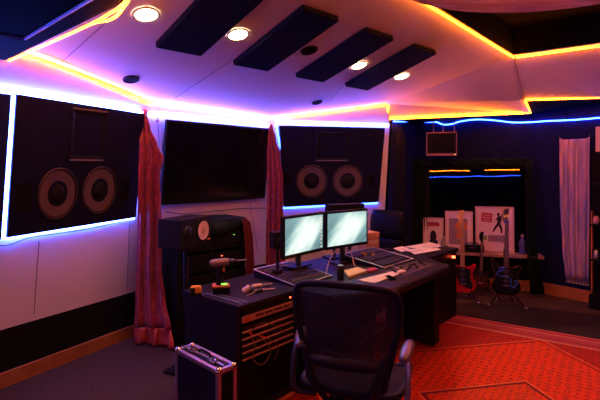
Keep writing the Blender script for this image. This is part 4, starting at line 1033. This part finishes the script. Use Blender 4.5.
# gear rack
a, b = Vector((-1.10,4.12)), Vector((-.55,4.62)); d_ = (b-a).normalized(); w_ = (b-a).length
M = Matrix.Translation((a.x,a.y,0)) @ Matrix.Rotation(math.atan2(d_.y,d_.x),4,'Z')
t = thing('equipment_rack', 'black equipment rack standing under the television behind the bookshelf speaker', 'rack', M=M)
MB().box((.012,.2,.54),(.024,.40,1.06)).build('side_panel', BLACK, t); MB().box((w_-.012,.2,.54),(.024,.40,1.06)).build('side_panel', BLACK, t)
MB().box((w_/2,.2,1.085),(w_,.42,.03)).build('top_panel', BLACK, t); MB().box((w_/2,.2,.02),(w_,.40,.04)).build('bottom_panel', BLACK, t)
MB().box((w_/2,.385,.54),(w_-.05,.02,1.0)).build('back_panel', BLACKM, t)
MB().box((w_/2,.03,.54),(.024,.03,1.02)).build('rack_post', BLACK, t)
g = 0
for col_ in (0,1):
    for k in range(5):
        xx = w_*(.26+.48*col_); zz = .14+k*.19
        lab = ('dark ' + ['ribbed','plain','vented','flat','narrow'][k] + ' rack gear in the ' + ('left' if col_ == 0 else 'right') + ' bay of the rack under the television')
        u_ = thing('rack_gear', lab, 'rack unit', M=M @ Matrix.Translation((xx,0,zz)), group='gear in the rack under the television')
        MB().box((0,.16,0),(w_*.42,.28,.15)).build('chassis', BLACKM, u_); MB().box((0,.012,0),(w_*.44,.014,.16)).build('faceplate', BLACK, u_, bevel=.003)
        kk = MB()
        for i in range(5): kk.cyl((-.11+i*.055,.005,-.02),(-.11+i*.055,-.010,-.02),.011,n=10)
        kk.build('knobs', DMETAL, u_)
        if (col_,k) in ((1,4),(1,3)): MB().box((.06 if k == 4 else -.08,.003,.045),(.010,.006,.006)).build('indicator', LEDG if k == 4 else LEDR, u_)
# cloth over the rack
cl = MB(); vs = []; NX = 30
prof = [(-.012,.80),(-.02,.95),(-.015,1.085),(.03,1.108),(.38,1.108)]
for j, (y, z) in enumerate(prof):
    for i in range(NX+1):
        u = i/NX; x = w_*.16+(w_*.86)*u; zz = z
        if j == 0: zz = 1.04-.10*math.sin(u*3.0+.4)
        if j == 1: zz = 1.075-.02*math.sin(u*9)
        vs.append((x, y-.004*math.sin(u*25), zz+.004*math.sin(u*14+j)))
cl.add(vs, [[j*(NX+1)+i, j*(NX+1)+i+1, (j+1)*(NX+1)+i+1, (j+1)*(NX+1)+i] for j in range(len(prof)-1) for i in range(NX)])
o = cl.build('dark_cloth', mat('black_green_cloth',(.015,.03,.03),.8), smooth=True, solid=.004); o.matrix_world = M; tag(o,'dark cloth draped over the top of the equipment rack','cloth')
def loc2(p): q = M @ Vector(p); return (q.z-EYE,(q.x,q.y))
rws = []
for z, x0, x1 in ((1.10,.66,.72),(1.05,.67,.77),(.9,.69,.80),(.6,.70,.82),(.2,.70,.82),(.02,.69,.83)):
    l, r = M @ Vector((x0+.01,-.045,z)), M @ Vector((x1+.01,-.035,z)); rws.append((z-EYE,(l.x,l.y),(r.x,r.y)))
o = curtain(rws, 30, 2.5, .012).build('maroon_drape', MAROON, smooth=True, solid=.004); tag(o,'maroon drape hanging down the right side of the equipment rack','curtain')

# ---------------------------------------------------------------- framed pictures on the sill
SZ = EYE+zw0
def framed(px0, px1, ytop, h_in, label, fm, build_art):
    a, b = wa(px0,h_in), wa(px1,h_in); w_ = b-a; base = WP((a+b)/2, zw0+.002, h_in)
    d_ = base.y; hgt = (HY-ytop)/F*d_ - zw0
    tilt = math.radians(-5)
    M = Matrix.Translation(base) @ Matrix.Rotation(math.atan2(bw.y,bw.x),4,'Z') @ Matrix.Rotation(tilt,4,'X')
    t = thing('framed_picture', label, 'picture', M=M, group='framed pictures on the window sill')
    f = MB(); e = .02
    f.box((-w_/2+e/2,0,hgt/2),(e,.02,hgt)).box((w_/2-e/2,0,hgt/2),(e,.02,hgt)).box((0,0,e/2),(w_-2*e,.02,e)).box((0,0,hgt-e/2),(w_-2*e,.02,e))
    f.build('frame', fm, t, bevel=.002)
    MB().box((0,.002,hgt/2),(w_-2*e,.008,hgt-2*e)).build('mat_board', MATB, t)
    build_art(t, w_, hgt)
def art1(t, w_, h):
    MB().box((0,-.004,h*.78),(w_*.62,.003,h*.10)).box((0,-.004,h*.84),(w_*.5,.003,h*.04)).build('red_banner', REDP, t)
    MB().ell((0,-.004,h*.40),(w_*.16,.003,h*.20),14,8).box((w_*.02,-.004,h*.2),(w_*.4,.003,h*.18)).build('dark_print', DARKP, t)
def art2(t, w_, h):
    MB().box((-.01,-.004,h*.48),(w_*.66,.003,h*.66)).build('grey_print', GREYP, t)
    MB().ell((w_*.08,-.006,h*.62),(w_*.22,.003,h*.12),16,8).box((w_*.0,-.006,h*.45),(w_*.12,.003,h*.3),Matrix.Rotation(.15,3,'Y')).build('gold_print', GOLD, t)
def art3(t, w_, h):
    R = Matrix.Rotation(.08,3,'Y')
    MB().box((-w_*.20,-.004,h*.76),(w_*.28,.003,h*.20),R).build('red_print', REDP, t)
    tx = MB()
    for k, ww in enumerate((.20,.22,.18)): tx.box((-w_*.20,-.007,h*(.81-k*.055)),(w_*ww,.002,h*.022),R)
    tx.build('banner_lines', mat('pale_red',(.75,.35,.38),.6), t)
    fg = MB()   # leaping figure silhouette
    fg.ell((w_*.10,-.005,h*.83),(.018,.003,.022),12,8)
    fg.tube([(w_*.11,-.005,h*.79),(w_*.13,-.005,h*.70),(w_*.10,-.005,h*.62)],[.022,.026,.020],8)
    fg.tube([(w_*.10,-.005,h*.63),(w_*.03,-.005,h*.55),(-w_*.04,-.005,h*.45)],[.017,.014,.009],8)
    fg.tube([(w_*.11,-.005,h*.63),(w_*.17,-.005,h*.53),(w_*.18,-.005,h*.42)],[.017,.014,.009],8)
    fg.tube([(w_*.12,-.005,h*.77),(w_*.20,-.005,h*.80),(w_*.24,-.005,h*.86)],[.011,.009,.006],8)
    fg.tube([(w_*.10,-.005,h*.76),(w_*.03,-.005,h*.70)],[.011,.008],8)
    fg.v = [Vector((p.x, -.0055+(p.y+.005)*.12, p.z)) for p in fg.v]
    fg.build('leaping_figure_print', DARKP, t)
    MB().box((0,-.004,h*.30),(w_*.34,.003,h*.14)).build('grey_print', GREYP, t)
    MB().box((-w_*.26,-.004,h*.31),(w_*.12,.003,h*.09)).build('green_print', GREENP, t)
    MB().lathe([(.0001,.003),(w_*.11,.003),(w_*.11,0)],(w_*.24,-.0035,h*.29),(0,-1,0),28).build('record_print', GREYP, t)
framed(423,443.5,218,.10,'small framed print with a red banner, leftmost on the window sill',FRAMEW,art1)
framed(445,473,211.5,.10,'middle framed print with an orange shape, behind the natural wood guitar neck',FRAMEW,art2)
framed(475.5,514.5,207,.10,'largest framed print with a leaping figure and red block on the window sill',mat('silver_frame',(.65,.48,.48),.35),art3)
# small amp, bottles on sill
b_ = WP(wa(472.5,.19),zw0+.002,.19)
t = thing('guitar_amplifier','small black amplifier head on the window sill between two guitars','amplifier',loc=b_,rz=math.atan2(bw.y,bw.x))
MB().box((0,0,.055),(.28,.09,.09)).build('cabinet', PLASTIC, t, bevel=.012); MB().box((0,-.047,.065),(.24,.004,.035)).build('panel', BLACKM, t)
tx = MB()
for k in range(6): tx.box((-.03+k*.012,-.050,.065),(.007,.002,.010))
tx.build('maker_lettering', mat('grey_letters',(.4,.35,.4),.5), t)
MB().tube(spline([(-.07,0,.10),(-.06,0,.118),(0,0,.122),(.06,0,.118),(.07,0,.10)],4),.006,6).build('handle', PLASTIC, t, smooth=True)
b_ = WP(wa(522.5,.12),zw0+.002,.12)
t = thing('figurine','small blue figurine standing right of the largest framed print','figurine',loc=b_)
MB().lathe([(.0001,0),(.04,0),(.042,.01),(.034,.06),(.040,.12),(.030,.18),(.014,.20),(.0001,.205)],(0,0,0),(0,0,1),16).build('robe', BLUEF, t, smooth=True)
MB().ell((0,0,.225),(.022,.022,.028),12,8).build('head', mat('figure_head',(.45,.3,.3),.6), t, smooth=True)
MB().tube([(-.036,0,.16),(-.05,-.01,.10),(-.03,-.03,.085)],.009,6).build('arm', BLUEF, t, smooth=True)
b_ = WP(wa(445.8,.20),zw0+.002,.20)
t = thing('water_glass','small clear glass on the sill at the foot of the middle framed print','glass',loc=b_)
MB().lathe([(.0001,0),(.022,0),(.03,.07),(.028,.07),(.02,.006),(.0001,.006)],(0,0,0),(0,0,1),16).build('bowl', CLEARP, t, smooth=True)

# ---------------------------------------------------------------- guitars
def guitar(loc, rz, scale, body, mbody, mneck, label, headcol, burst=None, guard=None, lean=.12, roll=0):
    M = Matrix.Translation(loc) @ Matrix.Rotation(rz,4,'Z') @ Matrix.Rotation(-lean,4,'X') @ Matrix.Rotation(roll,4,'Y') @ Matrix.Scale(scale,4)
    t = thing('guitar', label, 'guitar', M=M)
    o2 = spline([(x,0,z) for x,z in body],5,True)
    b = MB().quadbox([(p.x,-.020,p.z) for p in o2],(0,.042,0)).build('body', mbody, t, bevel=.008)
    if burst:
        MB().quadbox([(p.x*1.012,-.014,.21+(p.z-.21)*1.012) for p in o2],(0,.030,0)).build('body_edge', burst, t)
    if guard:
        g2 = spline([(x,0,z) for x,z in guard],4,True); G = MB().quadbox([(p.x,-.0235,p.z) for p in g2],(0,.003,0)).build('pickguard', PGUARD, t)
        for z in (.17,.23,.29): MB().box((0,-.027,z),(.075,.008,.018)).build('pickup', DMETAL, G)
    else:
        for z in (.18,.27): MB().box((0,-.026,z),(.075,.010,.026)).build('pickup', DMETAL, t)
    MB().box((0,-.026,.115),(.08,.012,.02)).build('bridge', CHROME, t)
    for (kx,kz) in ((.09,.11),(.10,.15)): MB().cyl((kx,-.020,kz),(kx,-.036,kz),.012,n=10).build('knob', DMETAL, t)
    N = MB().add([(-.028,-.03,.33),(.028,-.03,.33),(.021,-.03,.86),(-.021,-.03,.86),(-.022,-.008,.33),(.022,-.008,.33),(.016,-.012,.86),(-.016,-.012,.86)],
        [(0,1,2,3),(7,6,5,4),(0,4,5,1),(1,5,6,2),(2,6,7,3),(3,7,4,0)]).build('neck', mneck, t)
    fr = MB()
    for k in range(18): fr.box((0,-.0315,.86-.55*(1-2**(-(k+1)/12))*1.25),(.044,.002,.003))
    fr.build('frets', METAL, N)
    h2 = spline([(x,0,z) for x,z in ((-.022,.86),(-.045,.90),(-.042,.98),(-.025,1.03),(.02,1.035),(.022,.99),(.012,.93),(.022,.86))],4,True)
    H = MB().quadbox([(p.x,-.026,p.z) for p in h2],(0,.014,0)).build('headstock', headcol, t, bevel=.002)
    for k in range(6): MB().cyl((-.03,-.018,.905+k*.019),(-.062,-.018,.905+k*.019),.006,n=8).build('tuning_peg', CHROME, H)
    st = MB()
    for k in range(6): st.cyl((-.018+k*.0072,-.034,.115),(-.014+k*.0056,-.033,.90),.0008,n=4)
    st.build('strings', METAL, t)
    return t
strat = [(0,.0),(.10,.01),(.16,.07),(.155,.14),(.125,.20),(.13,.27),(.165,.34),(.14,.37),(.075,.33),(.03,.335),(-.03,.335),(-.08,.35),(-.14,.42),(-.17,.40),(-.145,.30),(-.12,.21),(-.155,.13),(-.16,.06),(-.10,.01)]
lpb = [(0,0),(.11,.015),(.165,.08),(.155,.15),(.115,.21),(.12,.27),(.15,.33),(.12,.345),(.06,.31),(.03,.35),(-.03,.37),(-.09,.37),(-.135,.32),(-.13,.26),(-.115,.21),(-.155,.15),(-.165,.08),(-.11,.015)]
grd = [(.02,.08),(.11,.06),(.12,.12),(.09,.2),(.10,.28),(.05,.31),(-.05,.32),(-.08,.30),(-.07,.2),(-.04,.14)]
g1 = Vector((1.985,5.62,.075)); rzg = -math.radians(18)
guitar(tuple(g1), rzg, .97, strat, REDG, MAPLE, 'red electric guitar with a maple neck on a stand, nearest the desk', MAPLE, guard=grd)
g2_ = at(480.5,290,5.80)
guitar((g2_.x,5.80,.07), rzg, .70, lpb, GBLACK, ROSE, 'small black electric guitar on a stand between two taller guitars', GBLACK, lean=.08, roll=math.radians(2))
g3 = at(504.5,288,5.45)
guitar((g3.x,5.42,.10), rzg, .98, strat, GBLACK, ROSE, 'tall black guitar with sunburst edge and painted blue reflections, rightmost on its stand', GBLACK, burst=SUN, guard=grd, lean=.13, roll=math.radians(1.5))
def gstand(x, y, label, hy=.62, w_=.17, s=1):
    t = thing('guitar_stand', label, 'guitar stand', loc=(x,y,0), rz=rzg, group='guitar stands')
    MB().tube([(0,.16,hy*s),(0,.13,.25*s),(0,.12,.16)], .009, 8).build('upright', BLACK, t)
    for sx, sy in ((-1,-.17),(1,-.17)):
        L_ = MB().tube([(0,.12,.17),(sx*.10,-.02,.10),(sx*w_,sy,.016)], .009, 8).build('leg', BLACK, t, smooth=True)
        MB().cyl((sx*(w_-.004),sy+.004,.02),(sx*(w_+.014),sy-.014,.012),.012,n=8).build('rubber_foot', METAL, L_)
    L_ = MB().tube([(0,.12,.17),(0,.22,.016)], .009, 8).build('leg', BLACK, t)
    for sx in (-1,1): MB().tube(spline([(0,.11,.17),(sx*.07,.06,.055),(sx*.075,-.035,.05),(sx*.075,-.05,.085)],4), .008, 8).build('cradle_arm', BLACK, t, smooth=True)
gstand(g1.x, g1.y, 'tubular stand holding the red guitar'); gstand(g2_.x, 5.78, 'tubular stand holding the small black guitar', s=.8); gstand(g3.x, 5.42, 'tubular stand holding the tall black guitar', w_=.19)
# blue line imitating rope light reflections on the tall guitar
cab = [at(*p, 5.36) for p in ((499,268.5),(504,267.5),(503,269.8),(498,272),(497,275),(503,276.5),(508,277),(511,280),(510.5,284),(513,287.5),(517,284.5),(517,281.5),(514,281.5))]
tag(MB().tube(spline(cab,6),.0065,6).build('blue_reflection', BLUEREF), 'bright blue line imitating rope light reflections on the body of the tall black guitar', 'cable')

# ---------------------------------------------------------------- additional lamps of the room (over the rug, out of view)
def spot(loc, tgt, power, size, blend, col, rad=.05):
    l = bpy.data.lights.new('downlight', 'SPOT'); l.energy = power; l.spot_size = math.radians(size); l.spot_blend = blend; l.color = col; l.shadow_soft_size = rad
    o = bpy.data.objects.new('downlight', l); C.objects.link(o); o.location = loc
    o.rotation_euler = (Vector(tgt)-Vector(loc)).to_track_quat('-Z','Y').to_euler(); return o
WARM = (1,.46,.27)
for x, y, e_ in ((2.5,3.3,110),):
    t = thing('ceiling_light','warm recessed downlight in the dark ceiling above the rug','ceiling light',loc=W3(x,y,1.493))
    t.rotation_euler = (math.pi,0,0)
    MB().lathe([(.084,.0),(.086,.008),(.070,.010),(.068,.002)],(0,0,0),(0,0,1)).build('trim_ring', MATS['light_trim'], t)
    MB().lathe([(.0001,.004),(.069,.004),(.069,.001),(.0001,.001)],(0,0,0),(0,0,1)).build('lamp_face', LAMP, t)
    spot(W3(x,y,1.475), (x,y,0), e_, 50, .22, WARM)
for px, py, e_ in ((146,14,14),(238,34,14),(359,65,14),(402,76,14)):
    p = con(px,py)-CN*.03; spot(p, p-Vector((0,0,1)), e_, 95, .8, WARM)

# ---------------------------------------------------------------- camera, world, view
w = bpy.data.worlds.new('World'); bpy.context.scene.world = w; w.use_nodes = True
w.node_tree.nodes['Background'].inputs[0].default_value = (.5,.35,.6,1); w.node_tree.nodes['Background'].inputs[1].default_value = .0
cam = bpy.data.cameras.new('Camera'); cam.sensor_width = 36; cam.lens = F/600*36; cam.shift_y = -(200-HY)/600; cam.clip_start = .05
co = bpy.data.objects.new('Camera', cam); C.objects.link(co); co.location = (0,0,EYE); co.rotation_euler = (math.pi/2,0,0)
sc = bpy.context.scene; sc.camera = co
sc.view_settings.view_transform = 'Standard'; sc.view_settings.look = 'None'; sc.view_settings.gamma = 1; sc.view_settings.exposure = 0.25
sc.view_settings.use_curve_mapping = False
sc.cycles.use_denoising = True; sc.cycles.max_bounces = 6; sc.cycles.diffuse_bounces = 4; sc.cycles.glossy_bounces = 3; sc.cycles.transparent_max_bounces = 8
sc.cycles.caustics_reflective = False; sc.cycles.caustics_refractive = False; sc.cycles.sample_clamp_indirect = 6
